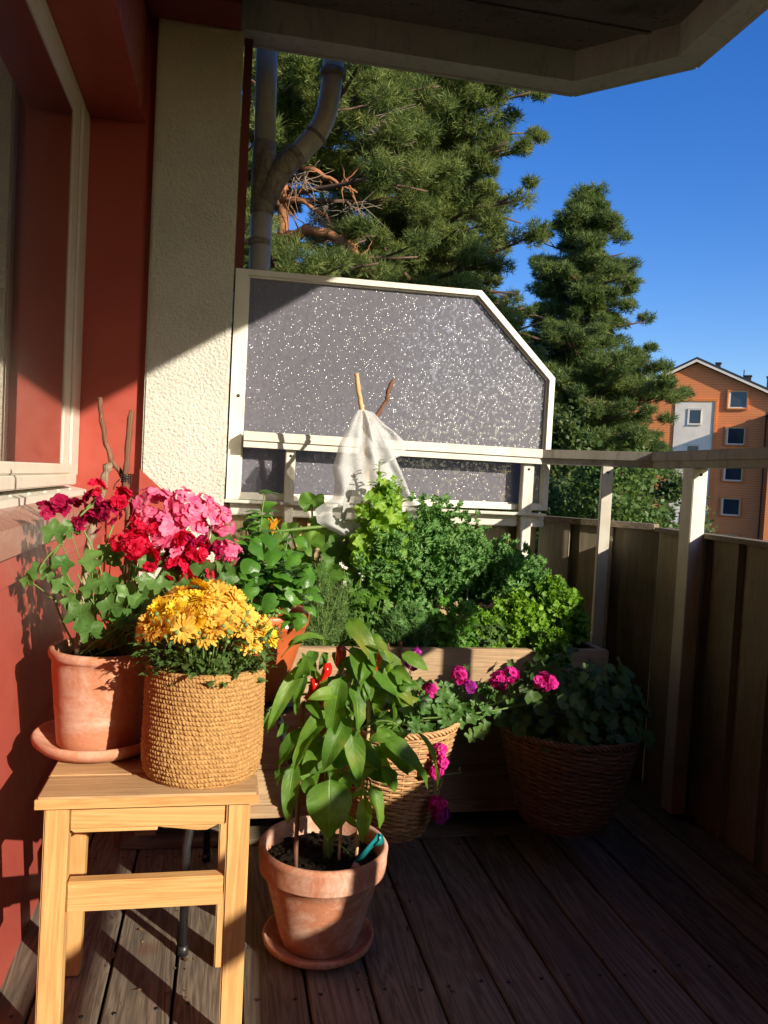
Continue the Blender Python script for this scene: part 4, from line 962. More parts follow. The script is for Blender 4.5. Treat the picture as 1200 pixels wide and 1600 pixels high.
# ------------------------------------------------------------------ hanging wicker baskets
def wicker(c, ro, rb, h, mt, label, zt):
    t = thing('wicker_basket', (c[0], c[1], zt-h), label, 'basket'); n = 120; rows = int(h/.0062); ns = 30
    g = MB()
    for r in range(rows):
        z = zt - h + .003 + r*.0062; tt = (z-(zt-h))/h; R_ = lerp(rb, ro, tt**.72); ph = (r % 2)*PI; wz = [.0011*noise.noise(V((k*.35, r*1.7, c[0]*9))) for k in range(n)]
        g.tube([(c[0]+(R_+.0030*math.sin(ns*.5*a+ph))*math.cos(a), c[1]+(R_+.0030*math.sin(ns*.5*a+ph))*math.sin(a), z+wz[k]+.0008*math.sin(ns*.5*a+ph+1)) for k, a in [(k, 2*PI*k/n) for k in range(n)]], .0032*ru(.85, 1.12), 5, closed=True)
    g.build('weave', mt, t)
    g = MB()
    for k in range(ns):
        a = 2*PI*(k+.5)/ns; g.tube([(c[0]+lerp(rb, ro, q**.72)*math.cos(a), c[1]+lerp(rb, ro, q**.72)*math.sin(a), zt-h+q*h) for q in (0, .2, .4, .6, .8, 1.0)], .0022, 5)
    g.build('stakes', mt, t)
    g = MB()
    for s_ in range(3):
        g.tube([(c[0]+(ro+.002+.005*math.sin(a*26+s_*2.1))*math.cos(a), c[1]+(ro+.002+.005*math.sin(a*26+s_*2.1))*math.sin(a), zt+.003+.005*math.cos(a*26+s_*2.1)) for a in [2*PI*k/220 for k in range(220)]], .0035, 5, closed=True)
    g.build('rim', mt, t)
    g = MB(); g.lathe([(.001, zt-h+.003), (rb, zt-h+.003), (rb-.004, zt-h+.008), (ro-.012, zt-.03), (.001, zt-.025)], (c[0], c[1], 0), 40); g.build('liner', M['soil'], t)
    return t
wb1 = wicker((.44, 1.932), .158, .085, .28, M['wickerlight'], 'pale wicker basket hanging half hidden behind the pepper plant', .375)
wb2 = wicker((.905, 1.915), .176, .105, .245, M['wicker'], 'dark wicker basket full of round leaves, at the right end of the trough', .352)
def hook(pts, lab): g = MB(); g.tube(pts, .0032, 8); tag(g.build('wire_hook', M['hook']), lab, 'hook')
hook([(.452, 2.13, .49), (.452, 2.128, .520), (.452, 2.105, .524), (.453, 2.092, .512), (.458, 2.088, .45), (.460, 2.07, .378)], 'left rusty wire hook holding the pale wicker basket on the trough')
hook([(.488, 2.13, .49), (.488, 2.128, .522), (.488, 2.105, .527), (.486, 2.090, .512), (.480, 2.086, .45), (.478, 2.07, .378)], 'right rusty wire hook holding the pale wicker basket on the trough')
# magenta pelargonium
mg = thing('magenta_pelargonium', (.44, 1.93, .35), 'trailing pelargonium with magenta flowers in the pale wicker basket', 'plant')
g = MB(); gs = MB()
for i in range(170):
    a = ru(0, 2*PI); r = .17*math.sqrt(rnd()); c = V((.44+r*math.cos(a), 1.925+r*.8*math.sin(a), .375+ru(0, .105)*(1-.4*r/.17))); ivyleaf(g, c, V((ru(-.7, .7), -1, ru(.1, 1.2))), ru(.011, .022))
LV2 = [((.62, 1.86, .395), .020), ((.60, 1.86, .415), .018), ((.64, 1.85, .362), .021), ((.615, 1.85, .352), .020), ((.655, 1.86, .375), .017), ((.59, 1.86, .38), .016), ((.66, 1.87, .41), .018), ((.69, 1.88, .40), .018), ((.72, 1.88, .385), .019), ((.745, 1.88, .40), .017), ((.70, 1.9, .43), .016), ((.63, 1.90, .455), .017), ((.67, 1.92, .45), .015), ((.73, 1.93, .465), .018), ((.76, 1.93, .475), .016), ((.57, 1.88, .44), .015), ((.56, 1.87, .40), .016), ((.62, 1.93, .50), .012), ((.735, 1.92, .515), .014), ((.78, 1.92, .44), .016), ((.80, 1.92, .46), .015)]
for c, r in LV2: ivyleaf(g, c, V((ru(-.5, .5), -1, ru(.1, .9))), r*.95)
for i in range(40): ivyleaf(g, (ru(.56, .80), ru(1.89, 1.98), ru(.38, .46)), V((ru(-.7, .7), -1, ru(.1, 1.2))), ru(.010, .018))
g.build('foliage', M['ivy'], mg)
gs.tube(curve((.47, 1.90, .38), (.785, 1.875, .428), (0, -.02, -.01), 12), .0022, 7); gs.tube(curve((.50, 1.91, .37), (.66, 1.87, .385), (0, 0, .01), 8), .0018, 6)
gs.tube(curve((.50, 1.82, .27), (.583, 1.83, .268), (0, 0, -.004), 6), .0016, 6)
for k in range(7):
    p = V((.585, 1.83, .268)); q = p + V((ru(-.004, .008), ru(-.005, .005), ru(-.012, .016))); gs.tube([p, q], [.0008, .0022], 5)
FLS = [((.475, 1.90, .522), 'purple', .017, 20), ((.483, 1.90, .545), 'purple', .009, 6), ((.515, 1.89, .452), 'magenta', .016, 18), ((.590, 1.89, .492), 'magenta', .018, 22), ((.622, 1.89, .465), 'purple', .013, 12), ((.695, 1.89, .478), 'magenta', .020, 26), ((.722, 1.89, .492), 'magenta', .018, 22), ((.755, 1.755, .512), 'magenta', .018, 24), ((.775, 1.758, .508), 'magenta', .012, 10), ((.785, 1.89, .412), 'magenta', .005, 4),
       ((.520, 1.78, .345), 'magenta', .012, 10), ((.523, 1.77, .318), 'magenta', .011, 9), ((.512, 1.77, .295), 'magenta', .013, 12), ((.528, 1.80, .205), 'magenta', .017, 20), ((.535, 1.80, .180), 'purple', .018, 22)]
for c, mt, R_, nf in FLS:
    cluster(M[mt], c, R_, nf, .0105, mg, up=(0, -.9, .5), petals=6, layers=2)
    gs.tube(curve((lerp(.44, c[0], .6)+ru(-.02, .02), 1.915, .39), V(c)+V((0, .01, -.005)), (0, 0, .015), 8), .0011, 5)
gs.build('stems', M['stem'], mg)
# leafy mound of right basket
nr = thing('nasturtium', (.905, 1.905, .34), 'mound of round dark leaves growing in the dark wicker basket', 'plant')
g = MB(); gs = MB()
for i in range(520):
    a = ru(0, 2*PI); e = ru(.0, 1.); r = ru(.55, 1.05)
    c = V((.905+.195*r*math.cos(a)*math.sqrt(1-e*e*.8), 1.905+.17*r*math.sin(a)*math.sqrt(1-e*e*.8), .345+.185*e*r)); disc(g, c, V((math.cos(a)*.5, math.sin(a)*.5-.5, .8)) + rvec(.4), ru(.012, .023), 7, .12, .12, 4, 16, .2, True)
    if i % 5 == 0: gs.tube(curve((.905+ru(-.08, .08), 1.905, .34), c, (0, 0, .02), 5), .0012, 4)
g.build('foliage', M['nast'], nr); gs.build('stems', M['stem'], nr)

# ------------------------------------------------------------------ vegetables in the trough
def kale_leaf(mb, ms, b, e, W, bend=.06, nh=(0, -1, .6), start=.35):
    cv = curve(b, e, (0, 0, bend), 24); N_ = 24
    ms.tube(cv[:20], [lerp(.0036, .0014, i/20) for i in range(20)], 6)
    cols = 15; vs = []; uv = []; ph = ru(0, 6); ph2 = ru(0, 6); rows = 34
    L = (V(e)-V(b)).length
    for i in range(rows+1):
        t = start + (1-start)*i/rows; k = min(int(t*24), 23); c = lerp(cv[k], cv[k+1], t*24-k); d = (cv[k+1]-cv[k]).normalized()
        d, n_, s_ = frame_from(d, nh); tt = i/rows; w = W*.5*max(.05, math.sin(PI*min(1, (tt*.92+.06)**.75)))**.7
        for j in range(cols):
            q = (j-(cols-1)/2)/((cols-1)/2); aq = abs(q)
            fr = aq**2.2; jag = 1 + .18*math.sin(i*2.3+ph)*aq
            lift = fr*W*(.10*math.sin(i*1.25+ph+q*2) + .075*math.sin(i*2.9+ph2*q) + .05*ru(-1, 1)) + w*.25*aq
            side = q*w*jag*(1-.18*fr) + fr*W*.05*math.sin(i*2.1+ph2)
            vs.append(c + s_*side + n_*lift + d*(fr*W*.10*math.sin(i*1.9+ph2+q)) + rvec(.0012)*aq); uv.append((.5+q*.5, tt))
    fs = []
    for i in range(rows):
        for j in range(cols-1): fs.append((i*cols+j, i*cols+j+1, (i+1)*cols+j+1, (i+1)*cols+j))
    mb.add(vs, fs, uv)
def kale(x, y, leaves, label):
    t = thing('kale', (x, y, .46), label, 'vegetable'); g = MB(); ms = MB()
    ms.tube([(x, y, .45), (x+.005, y, .53), (x, y, .58)], [.010, .009, .007], 8)
    for e, W in leaves:
        b = (x+ru(-.008, .008), y+ru(-.01, .01), ru(.52, .58)); kale_leaf(g, ms, b, e, W, bend=ru(.03, .09), nh=(ru(-.5, .5), -1, ru(.3, 1.)))
        # extra curls hugging the rim
        for k in range(40):
            p = lerp(V(b), V(e), ru(.5, 1.)) + V((ru(-1, 1)*W*.5, ru(-.03, .02), ru(-.2, .6)*W*.5+.02)); disc(g, p, V((0, -1, .5))+rvec(.9), ru(.006, .013), 7, .38, .95, 6, 18, .3, False, jit=.28)
    g.build('foliage', M['kale'], t); ms.build('stems', M['kalestem'], t); return t
kale(.63, 2.36, [((.562, 2.28, .900), .085), ((.612, 2.30, .905), .095), ((.665, 2.32, .885), .095), ((.535, 2.24, .80), .085), ((.60, 2.22, .83), .10), ((.69, 2.25, .80), .10), ((.725, 2.33, .845), .095), ((.64, 2.42, .87), .09), ((.56, 2.40, .82), .08), ((.65, 2.26, .845), .10), ((.60, 2.27, .87), .09), ((.545, 2.26, .70), .09), ((.60, 2.22, .70), .10), ((.66, 2.22, .72), .10), ((.70, 2.24, .69), .09), ((.62, 2.22, .77), .10)], 'tall curly kale plant right of the white fleece')
kale(.76, 2.40, [((.70, 2.34, .83), .09), ((.765, 2.36, .815), .10), ((.82, 2.36, .785), .09), ((.76, 2.28, .77), .11), ((.82, 2.28, .745), .10), ((.70, 2.24, .74), .09), ((.86, 2.32, .745), .09), ((.79, 2.46, .80), .09), ((.73, 2.26, .79), .09), ((.70, 2.40, .70), .10), ((.74, 2.36, .66), .10), ((.80, 2.38, .68), .10), ((.66, 2.36, .68), .10), ((.84, 2.40, .70), .10), ((.87, 2.30, .655), .09)], 'middle curly kale plant in front of the parapet')
kale(.90, 2.42, [((.86, 2.36, .765), .09), ((.92, 2.38, .75), .09), ((.97, 2.38, .715), .09), ((.90, 2.30, .72), .10), ((.96, 2.30, .68), .08), ((1.0, 2.4, .68), .07), ((.84, 2.30, .71), .09), ((.94, 2.48, .74), .08)], 'lowest curly kale plant at the right end of the trough')
kale(.50, 2.27, [((.47, 2.20, .765), .10), ((.52, 2.19, .745), .09), ((.43, 2.22, .70), .07), ((.555, 2.22, .70), .085), ((.50, 2.17, .68), .09), ((.58, 2.22, .69), .08), ((.40, 2.20, .72), .08), ((.45, 2.18, .80), .08), ((.53, 2.22, .80), .09)], 'small kale plant with one flat blue-green leaf below the fleece')

def parsley_curly(x, y, ext, n, label, zc=.46):
    t = thing('curly_parsley', (x, y, .46), label, 'herb'); g = MB(); ms = MB()
    for i in range(n):
        a = ru(0, 2*PI); r = math.sqrt(rnd()); e = ru(.15, 1)
        c = V((x+ext[0]*r*math.cos(a), y+ext[1]*r*math.sin(a), zc+ext[2]*e*math.sqrt(max(.05, 1-.75*r*r))))
        if i % 4 == 0: ms.tube(curve((x+ru(-.03, .03), y+ru(-.03, .03), .46), c, (0, 0, .015), 5), .0011, 4)
        for k in range(8):
            p = c + rvec(.012); disc(g, p, V((0, -.6, .8))+rvec(.9), ru(.0055, .0105), 6, .3, .6, 5, 11, .5, False, jit=.25, rings=1)
    g.build('foliage', M['parsley'], t); ms.build('stems', M['stem'], t)
parsley_curly(1.00, 2.29, (.11, .10, .235), 400, 'curly parsley bush nearest the right corner of the trough')
parsley_curly(.86, 2.22, (.09, .07, .20), 300, 'curly parsley bush beside the kale, above the magenta flowers')
parsley_curly(.93, 2.11, (.045, .04, .10), 90, 'small tuft of curly parsley spilling over the trough edge', .47)
parsley_curly(.76, 2.22, (.05, .07, .15), 120, 'yellowish curly parsley tuft in the middle of the trough')
def flat_parsley(x, y, ext, n, label, mt='flatpars', s_=1.):
    t = thing('flat_parsley', (x, y, .46), label, 'herb'); g = MB(); ms = MB()
    for i in range(n):
        a = ru(0, 2*PI); r = math.sqrt(rnd()); c = V((x+ext[0]*r*math.cos(a), y+ext[1]*r*math.sin(a), .47+ext[2]*ru(.1, 1)))
        if i % 3 == 0: ms.tube(curve((x+ru(-.02, .02), y, .46), c, (0, 0, .015), 5), .0011, 4)
        nv = V((0, -.7, .8))+rvec(.5); d0, n0, s0 = frame_from(rdir(), nv)
        for k in (-1, 0, 1):
            d = d0*math.cos(k*.9)+s0*math.sin(k*.9); L = ru(.012, .02)*s_
            leaf(g, c + d*.004, d, n0, L, L*.5, 'ovate', .3, .2, 3, 1, .1)
            for m in (-1, 1): leaf(g, c+d*(.004+L*.2), (d*math.cos(m*.8)+n0.cross(d)*math.sin(m*.8)), n0, L*.62, L*.30, 'ovate', .3, .2, 3, 1)
    g.build('foliage', M[mt], t); ms.build('stems', M['stem'], t)
flat_parsley(.66, 2.18, (.065, .05, .17), 260, 'bright flat-leaved parsley at the front of the trough')
flat_parsley(.54, 2.20, (.07, .05, .15), 160, 'leafy green herb between the dill and the lettuce stem', 'kale', 1.5)
flat_parsley(.41, 2.22, (.06, .05, .20), 170, 'loose leafy greens below the lettuce, beside the feathery herb', 'darklettuce', 1.7)
flat_parsley(.76, 2.17, (.05, .04, .10), 120, 'smaller flat-leaved herb right beside the bright parsley', 'mumleaf', 1.1)
def feathery(name, x, y, ext, n, mt, label, dens=14, zc=.46, L0=.016):
    t = thing(name, (x, y, .46), label, 'herb'); g = MB(); ms = MB()
    for i in range(n):
        a = ru(0, 2*PI); r = math.sqrt(rnd()); e = V((x+ext[0]*r*math.cos(a), y+ext[1]*r*math.sin(a), zc+ext[2]*ru(.45, 1)*(1-.3*r))); b = V((x+ru(-.05, .05), y+ru(-.03, .03), .46))
        cv = curve(b, e, rvec(.02), 14); ms.tube(cv, .0009, 4)
        for k in range(4, 15):
            for m in range(dens//5):
                d = (rdir()+ (cv[k]-cv[k-1]).normalized()*1.2).normalized(); p = cv[k]; q = p + d*ru(.5, 1.2)*L0*1.3; w = d.orthogonal()*.0007
                g.add([p-w, p+w, q], [(0, 1, 2)])
                for z in range(4):
                    pp = lerp(p, q, ru(.2, 1)); dd = (d + rvec(.9)).normalized(); w2 = dd.orthogonal()*.0006; qq = pp + dd*L0*ru(.4, .8); g.add([pp-w2, pp+w2, qq], [(0, 1, 2)])
    g.build('foliage', M[mt], t); ms.build('stems', M['stem'], t)
feathery('fennel', .27, 2.19, (.085, .06, .27), 120, 'herb', 'pale feathery herb behind the pepper plant', 16, L0=.02)
feathery('dill', .52, 2.17, (.075, .04, .17), 130, 'dill', 'dark feathery dill left of the bright parsley', 16)
# bolting lettuce
lt = thing('lettuce', (.43, 2.26, .46), 'tall bolting yellow-green lettuce in front of the fleece', 'vegetable'); g = MB(); ms = MB()
stm = [V((.455, 2.25, .46)), V((.45, 2.25, .70)), V((.435, 2.25, .86)), V((.432, 2.25, .985)), V((.430, 2.25, 1.02))]
ms.tube(stm, [.010, .008, .006, .003, .002], 8); ms.tube(curve((.45, 2.25, .78), (.497, 2.24, .965), (.01, 0, -.01), 6), [.005, .0045, .004, .0035, .003, .0025, .002], 7); ms.tube(curve((.445, 2.25, .72), (.405, 2.25, .90), (-.01, 0, 0), 6), .004, 7)
def lett(c, nv, r, up=None): disc(g, c, nv, r, 9, .16, .30, 5, 26, .35, True, 1, up, rings=3, jit=.05)
for i in range(84):
    z = ru(.68, .93); sp = .075*(1-((z-.76)/.24)**2*.7) if z < .9 else .045
    cx_ = .452 - .02*(z-.7)/.3; c = V((cx_+ru(-1, 1)*sp, 2.235+ru(-.05, .03), z)); lett(c, V((ru(-.6, .6), -1, ru(-.1, 1.1))), ru(.011, .029)*(1.12-.5*max(0, z-.8)/.2))
for bx, bz0, bz1 in ((.432, .90, 1.02), (.497, .88, .965), (.405, .84, .905), (.47, .84, .92)):
    for k in range(15):
        z = lerp(bz0, bz1, k/14); a = ru(0, 2*PI); d = V((math.cos(a), math.sin(a)*.7, ru(.1, .9))); L = lerp(.046, .018, k/14); leaf(g, (bx, 2.25, z), d, V((0, 0, 1))+d*-.2, L, L*.62, 'ovate', .5, .3, 5, 2, .1)
for i in range(34):
    z = ru(.85, .975); lett((lerp(.43, .48, rnd()) + ru(-.03, .03)*(1-(z-.85)/.2), 2.24+ru(-.03, .02), z), V((ru(-.6, .6), -1, ru(-.1, 1.1))), ru(.010, .019))
g.build('foliage', M['lettuce'], lt); ms.build('stems', M['stem'], lt)
# squash with big dark leaves and an orange flower
sq = thing('squash_plant', (.28, 2.38, .46), 'squash plant with big green leaves and one orange flower, behind the basil', 'vegetable'); g = MB(); ms = MB()
def big(c, r, nv=(0, -1, .5), up=(0, 0, 1), ru_=.18): disc(g, c, nv, r, 7, .22, ru_, 5, 36, .15, True, .8, up, rings=3, jit=.04); ms.tube(curve(V(c)+V((0, .004, -r*.1)), (.28+ru(-.04, .04), 2.38, .47), (0, .02, .03), 8), .0028, 6)
for c, r in (((.26, 2.40, .885), .045), ((.30, 2.36, .80), .062), ((.36, 2.32, .80), .055), ((.25, 2.30, .775), .045), ((.33, 2.27, .745), .060), ((.40, 2.26, .745), .045), ((.22, 2.33, .72), .05), ((.38, 2.24, .69), .05), ((.29, 2.22, .69), .05), ((.20, 2.40, .80), .035), ((.13, 2.26, .77), .042), ((.16, 2.30, .72), .05), ((.105, 2.34, .80), .035), ((.42, 2.30, .82), .035), ((.36, 2.22, .62), .045)): big(c, r, (ru(-.4, .4), -1, ru(.2, 1.1)), (ru(-.5, .5), 0, 1))
g.build('leaves', M['darklettuce'], sq)
ms.tube(curve((.135, 2.29, .80), (.31, 2.30, .825), (0, 0, .004), 8), [.004, .004, .0042, .0045, .0048, .005, .0045, .003, .002], 8); ms.tube([(.142, 2.27, .78), (.134, 2.27, .81)], .003, 8); ms.tube(curve((.12, 2.25, .87), (.19, 2.28, .76), (-.01, 0, 0), 6), .003, 6)
ms.build('stems', M['stem'], sq)
g = MB(); fc = V((.137, 2.265, .800))
for k in range(6): a = 2*PI*k/6; d = V((math.cos(a)*.22, math.sin(a)*.22, 1)); leaf(g, fc + V((math.cos(a)*.004, math.sin(a)*.004, 0)), d, V((math.cos(a), math.sin(a), 0)), .048, .022, 'ovate', -.35, -.5, 7, 2, .05)
g.build('flower', M['squashfl'], sq)
g = MB()
for c, e in (((.10, 2.24, .865), (.145, 2.23, .885)), ((.10, 2.25, .85), (.06, 2.24, .835)), ((.12, 2.24, .84), (.10, 2.22, .815)), ((.20, 2.25, .79), (.235, 2.24, .765))): g = MB(); leafbt(g, c, e, .03, (0, -.8, .6), .5, .3); g.build('bract', M['basil'], sq)
# white flowers dots near fennel
wf_ = thing('flowering_rocket', (.36, 2.24, .46), 'thin herb with tiny white flowers between the fennel and the kale', 'herb'); g = MB(); gs = MB()
for i in range(6):
    e = V((ru(.33, .42), ru(2.20, 2.26), ru(.67, .72))); gs.tube(curve((.36, 2.24, .46), e, rvec(.02), 6), .0009, 4)
    g = MB()
    for k in range(4): floret(g, e+rvec(.008), V((0, -1, .6)), .0045, 4, .2)
    g.build('flower', M['sticker'], wf_)
gs.build('stems', M['stem'], wf_)

# fleece + sticks
g = MB(); twigline([(.370, 2.37, 1.278), (.378, 2.37, 1.235), (.394, 2.37, 1.165), (.42, 2.37, .95), (.45, 2.36, .46)], .0068, .0085, g, 8, .15, 5, .001); tag(g.build('support_stick', M['cane']), 'pale straight stick sticking up left at the tip of the fleece', 'stick')
g = MB(); twigline([(.484, 2.37, 1.268), (.470, 2.37, 1.235), (.467, 2.37, 1.205), (.440, 2.37, 1.160), (.418, 2.37, 1.130), (.36, 2.38, .90), (.30, 2.38, .46)], .0058, .0075, g, 8, .35, 4, .0012); tag(g.build('support_stick', M['twig']), 'crooked brown stick leaning right at the tip of the fleece', 'stick')
fl = thing('fleece_cover', (.42, 2.36, .80), 'translucent white garden fleece draped over two sticks above the trough', 'garden fleece')
def sheet(rowsL, rowsR, ys, amp, kf, nm, ph=0):
    g = MB(); nr_ = 46; nc = 44; vs = []
    def ip(T, t):
        x = t*(len(T)-1); i = min(int(x), len(T)-2); f = x-i; f = f*f*(3-2*f)*.35 + f*.65; return lerp(V(T[i]), V(T[i+1]), f)
    for i in range(nr_+1):
        t = i/nr_; a = ip(rowsL, t); b = ip(rowsR, t)
        for j in range(nc+1):
            u_ = j/nc; p = lerp(a, b, u_); fold = amp*min(1, t*2.2+.12)*(math.sin(u_*kf+ph+t*1.2) + .45*math.sin(u_*kf*2.3+ph*2-t*2)) + ys*math.sin(PI*u_)*t
            nz = noise.noise(p*26+V((ph, 0, 0)))*.009*min(1, t*3+.2)
            vs.append((p.x + nz*.5, p.y - fold + nz, p.z + nz*.5))
    g.add(vs, [(i*(nc+1)+j, i*(nc+1)+j+1, (i+1)*(nc+1)+j+1, (i+1)*(nc+1)+j) for i in range(nr_) for j in range(nc)]); return g.build(nm, M['fleece'], fl)
sheet([(.378, 2.36, 1.170), (.350, 2.35, 1.12), (.322, 2.34, 1.055), (.310, 2.34, 1.00), (.318, 2.34, .945), (.312, 2.34, .905), (.258, 2.32, .868), (.268, 2.30, .835), (.335, 2.30, .800)],
      [(.405, 2.36, 1.172), (.415, 2.34, 1.12), (.43, 2.33, 1.05), (.445, 2.33, 1.0), (.455, 2.33, .94), (.46, 2.33, .90), (.455, 2.33, .86), (.44, 2.33, .83), (.43, 2.33, .80)], .035, .010, 7, 'drape', 0)
sheet([(.395, 2.355, 1.172), (.410, 2.33, 1.13), (.42, 2.33, 1.09), (.425, 2.33, 1.05), (.43, 2.33, 1.02), (.43, 2.33, 1.0)],
      [(.425, 2.36, 1.165), (.465, 2.34, 1.125), (.500, 2.335, 1.100), (.522, 2.33, 1.075), (.519, 2.33, 1.045), (.498, 2.33, 1.036)], .03, .008, 5, 'drape', 2)
sheet([(.415, 2.38, 1.15), (.40, 2.38, 1.05), (.39, 2.38, .95), (.38, 2.38, .85), (.38, 2.38, .75), (.42, 2.37, .66), (.50, 2.36, .60)],
      [(.43, 2.38, 1.15), (.495, 2.38, 1.05), (.545, 2.38, .95), (.585, 2.37, .87), (.618, 2.35, .79), (.628, 2.34, .72), (.615, 2.33, .64)], .05, .012, 9, 'drape', 4)
sheet([(.36, 2.35, .84), (.36, 2.34, .76), (.38, 2.33, .68), (.40, 2.32, .62)], [(.50, 2.34, .83), (.53, 2.32, .75), (.55, 2.31, .69), (.56, 2.30, .62)], .03, .014, 11, 'drape', 5)

# ------------------------------------------------------------------ trees
rng = np.random.default_rng(5)
def needles(centers, radii, ntuft, nneed, L, W, mat, name, parent, flat=.55):
    C_ = np.repeat(np.array(centers), ntuft, axis=0); Rr = np.repeat(np.array(radii), ntuft)
    d = rng.normal(size=C_.shape); d /= np.linalg.norm(d, axis=1)[:, None]
    r = rng.random(len(C_))**.42
    off = d*(Rr*r)[:, None]; off[:, 2] *= flat
    T = C_ + off; out = d*np.array([1, 1, .6]) + np.array([0, 0, .55]); out /= np.linalg.norm(out, axis=1)[:, None]
    T2 = np.repeat(T, nneed, axis=0); O2 = np.repeat(out, nneed, axis=0)
    nd = O2 + rng.normal(size=O2.shape)*.75; nd /= np.linalg.norm(nd, axis=1)[:, None]
    w = np.cross(nd, rng.normal(size=nd.shape)); w /= np.linalg.norm(w, axis=1)[:, None]
    l = L*(.6+.7*rng.random(len(T2)))[:, None]
    st = T2 + rng.normal(size=T2.shape)*L*.22
    v = np.stack([st - w*W*.5, st + w*W*.5, st + nd*l + w*W*.15], axis=1).reshape(-1, 3)
    f = np.arange(len(v)).reshape(-1, 3)
    return npmesh(name, v, f, mat, parent)
def pine(x, y, ztop, prof, label, nbr, ntuft, nneed, L, W, mat, lean=0., trunk_r=.2, zb=-6.6, bare=0, cl_r=.42, skip=None, seed=1, barkm='bark', dz=None):
    random.seed(seed)
    t = thing('pine_tree', (x, y, zb), label, 'tree'); g = MB(); H_ = ztop-zb
    def tx(z): return x + lean*(z-zb)/H_
    zs = [lerp(zb, ztop, i/14) for i in range(15)]
    g.tube([(tx(z)+.06*math.sin(z*.9+seed), y+.05*math.cos(z*.7), z) for z in zs], [lerp(trunk_r, .03, (i/14)**1.15) for i in range(15)], 12); g.build('trunk', M[barkm], t)
    br = MB(); cs = []; rs = []
    zl, zh = prof[0][0], prof[-1][0]
    def width(z):
        for (z0, w0), (z1, w1) in zip(prof, prof[1:]):
            if z0 <= z <= z1: return lerp(w0, w1, (z-z0)/(z1-z0))
        return .1
    for i in range(nbr):
        z = lerp(zl, zh, ((i+rnd())/nbr)); a = i*2.399+ru(-.4, .4); wd = width(z); R_ = wd*(1-.58*rnd()**2.2)
        if R_ < .15: continue
        dr = V((math.cos(a), math.sin(a), 0)); b = V((tx(z), y, z-R_*.12)); droop = ru(-.08, .34)
        e = b + dr*R_ + V((0, 0, R_*droop)); cv = curve(b, e, V((0, 0, R_*ru(-.12, .10)))+rvec(R_*.06), 7)
        if skip and skip(e): 
            if rnd() < .75: continue
        br.tube(cv, [lerp(trunk_r*.28*min(1, R_/2), .012, j/7) for j in range(8)], 6)
        ncl = max(2, int(R_/cl_r*1.9))
        for k in range(ncl+1):
            q = ru(.22, 1.03) if k else 1.0; p = cv[min(7, int(q*7))] + V((-dr.y, dr.x, 0))*ru(-1, 1)*R_*.34*q + V((0, 0, ru(-.06, .22)*cl_r*1.4)) + rvec(.1)
            if skip and skip(p): continue
            if rnd() < .16: continue
            cs.append(tuple(p)); rs.append(cl_r*ru(.40, 1.0)*(1.05-.25*q))
            br.tube(curve(cv[max(0, min(6, int(q*5)))], p, rvec(.08), 3), [.018, .014, .010, .006], 4, cap=False)
    br.build('branches', M['barkdark'], t)
    needles(cs, rs, ntuft, nneed, L, W, mat, 'crown', t); return t
# near pine with bare lower limbs (its trunk stands behind the drainpipe)
def sk1(p): return .45 < p.x < 1.45 and 4.15 < p.z < 5.3 and p.y < 13
pine(.62, 11.6, 9.8, [(1.6, 1.1), (3.0, 1.7), (4.5, 2.0), (6.5, 2.3), (8.5, 1.6), (9.8, .3)], 'nearest pine with bare orange limbs, its trunk beside the drainpipe', 120, 70, 9, .115, .012, M['pine'], trunk_r=.17, bare=1, cl_r=.34, skip=sk1, seed=11)
tp1 = [o for o in COL.objects if o.name == 'pine_tree'][0]
g = MB()
for pts, r0, r1 in (([(.60, 11.5, 4.22), (.95, 11.2, 4.34), (1.25, 11.0, 4.24), (1.5, 10.9, 4.12), (1.75, 10.8, 3.75), (2.0, 10.8, 3.55)], .085, .03), ([(1.35, 10.95, 4.2), (1.5, 10.9, 4.0), (1.55, 10.9, 3.8)], .04, .02), ([(.62, 11.5, 4.15), (.85, 11.3, 3.85), (1.0, 11.2, 3.6)], .05, .02), ([(.60, 11.5, 4.8), (.9, 11.3, 4.75), (1.2, 11.2, 4.55), (1.35, 11.2, 4.3)], .045, .012), ([(.60, 11.5, 5.3), (1.0, 11.2, 5.15), (1.4, 11.1, 4.95), (1.6, 11., 4.85)], .045, .012)):
    twigline(pts, r0, r1, g, 8, .2, 5, .02)
    for k in range(12):
        i = random.randrange(len(pts)-1); p = lerp(V(pts[i]), V(pts[i+1]), rnd()); q = p + V((ru(-.3, .35), ru(-.2, .2), ru(-.55, .5))); twigline([p, lerp(p, q, .5)+rvec(.06), q], .014, .004, g, 5, .1, 3, .012)
g.build('bare_limbs', M['bark'], tp1)
g = MB()
for c, n_ in (((1.75, 11.0, 5.75), 34), ((1.1, 11.2, 4.5), 26), ((.8, 11.2, 5.0), 18), ((1.55, 11., 4.6), 16)):
    g = MB()
    for k in range(n_):
        p = V(c)+rvec(.12); q = p + V((ru(-.15, .6), ru(-.2, .2), ru(-.45, .25))); twigline([p, lerp(p, q, .5)+rvec(.05), q], .007, .002, g, 4, .1, 3, .008)
    g.build('dead_twigs', M['barkgrey'], tp1)
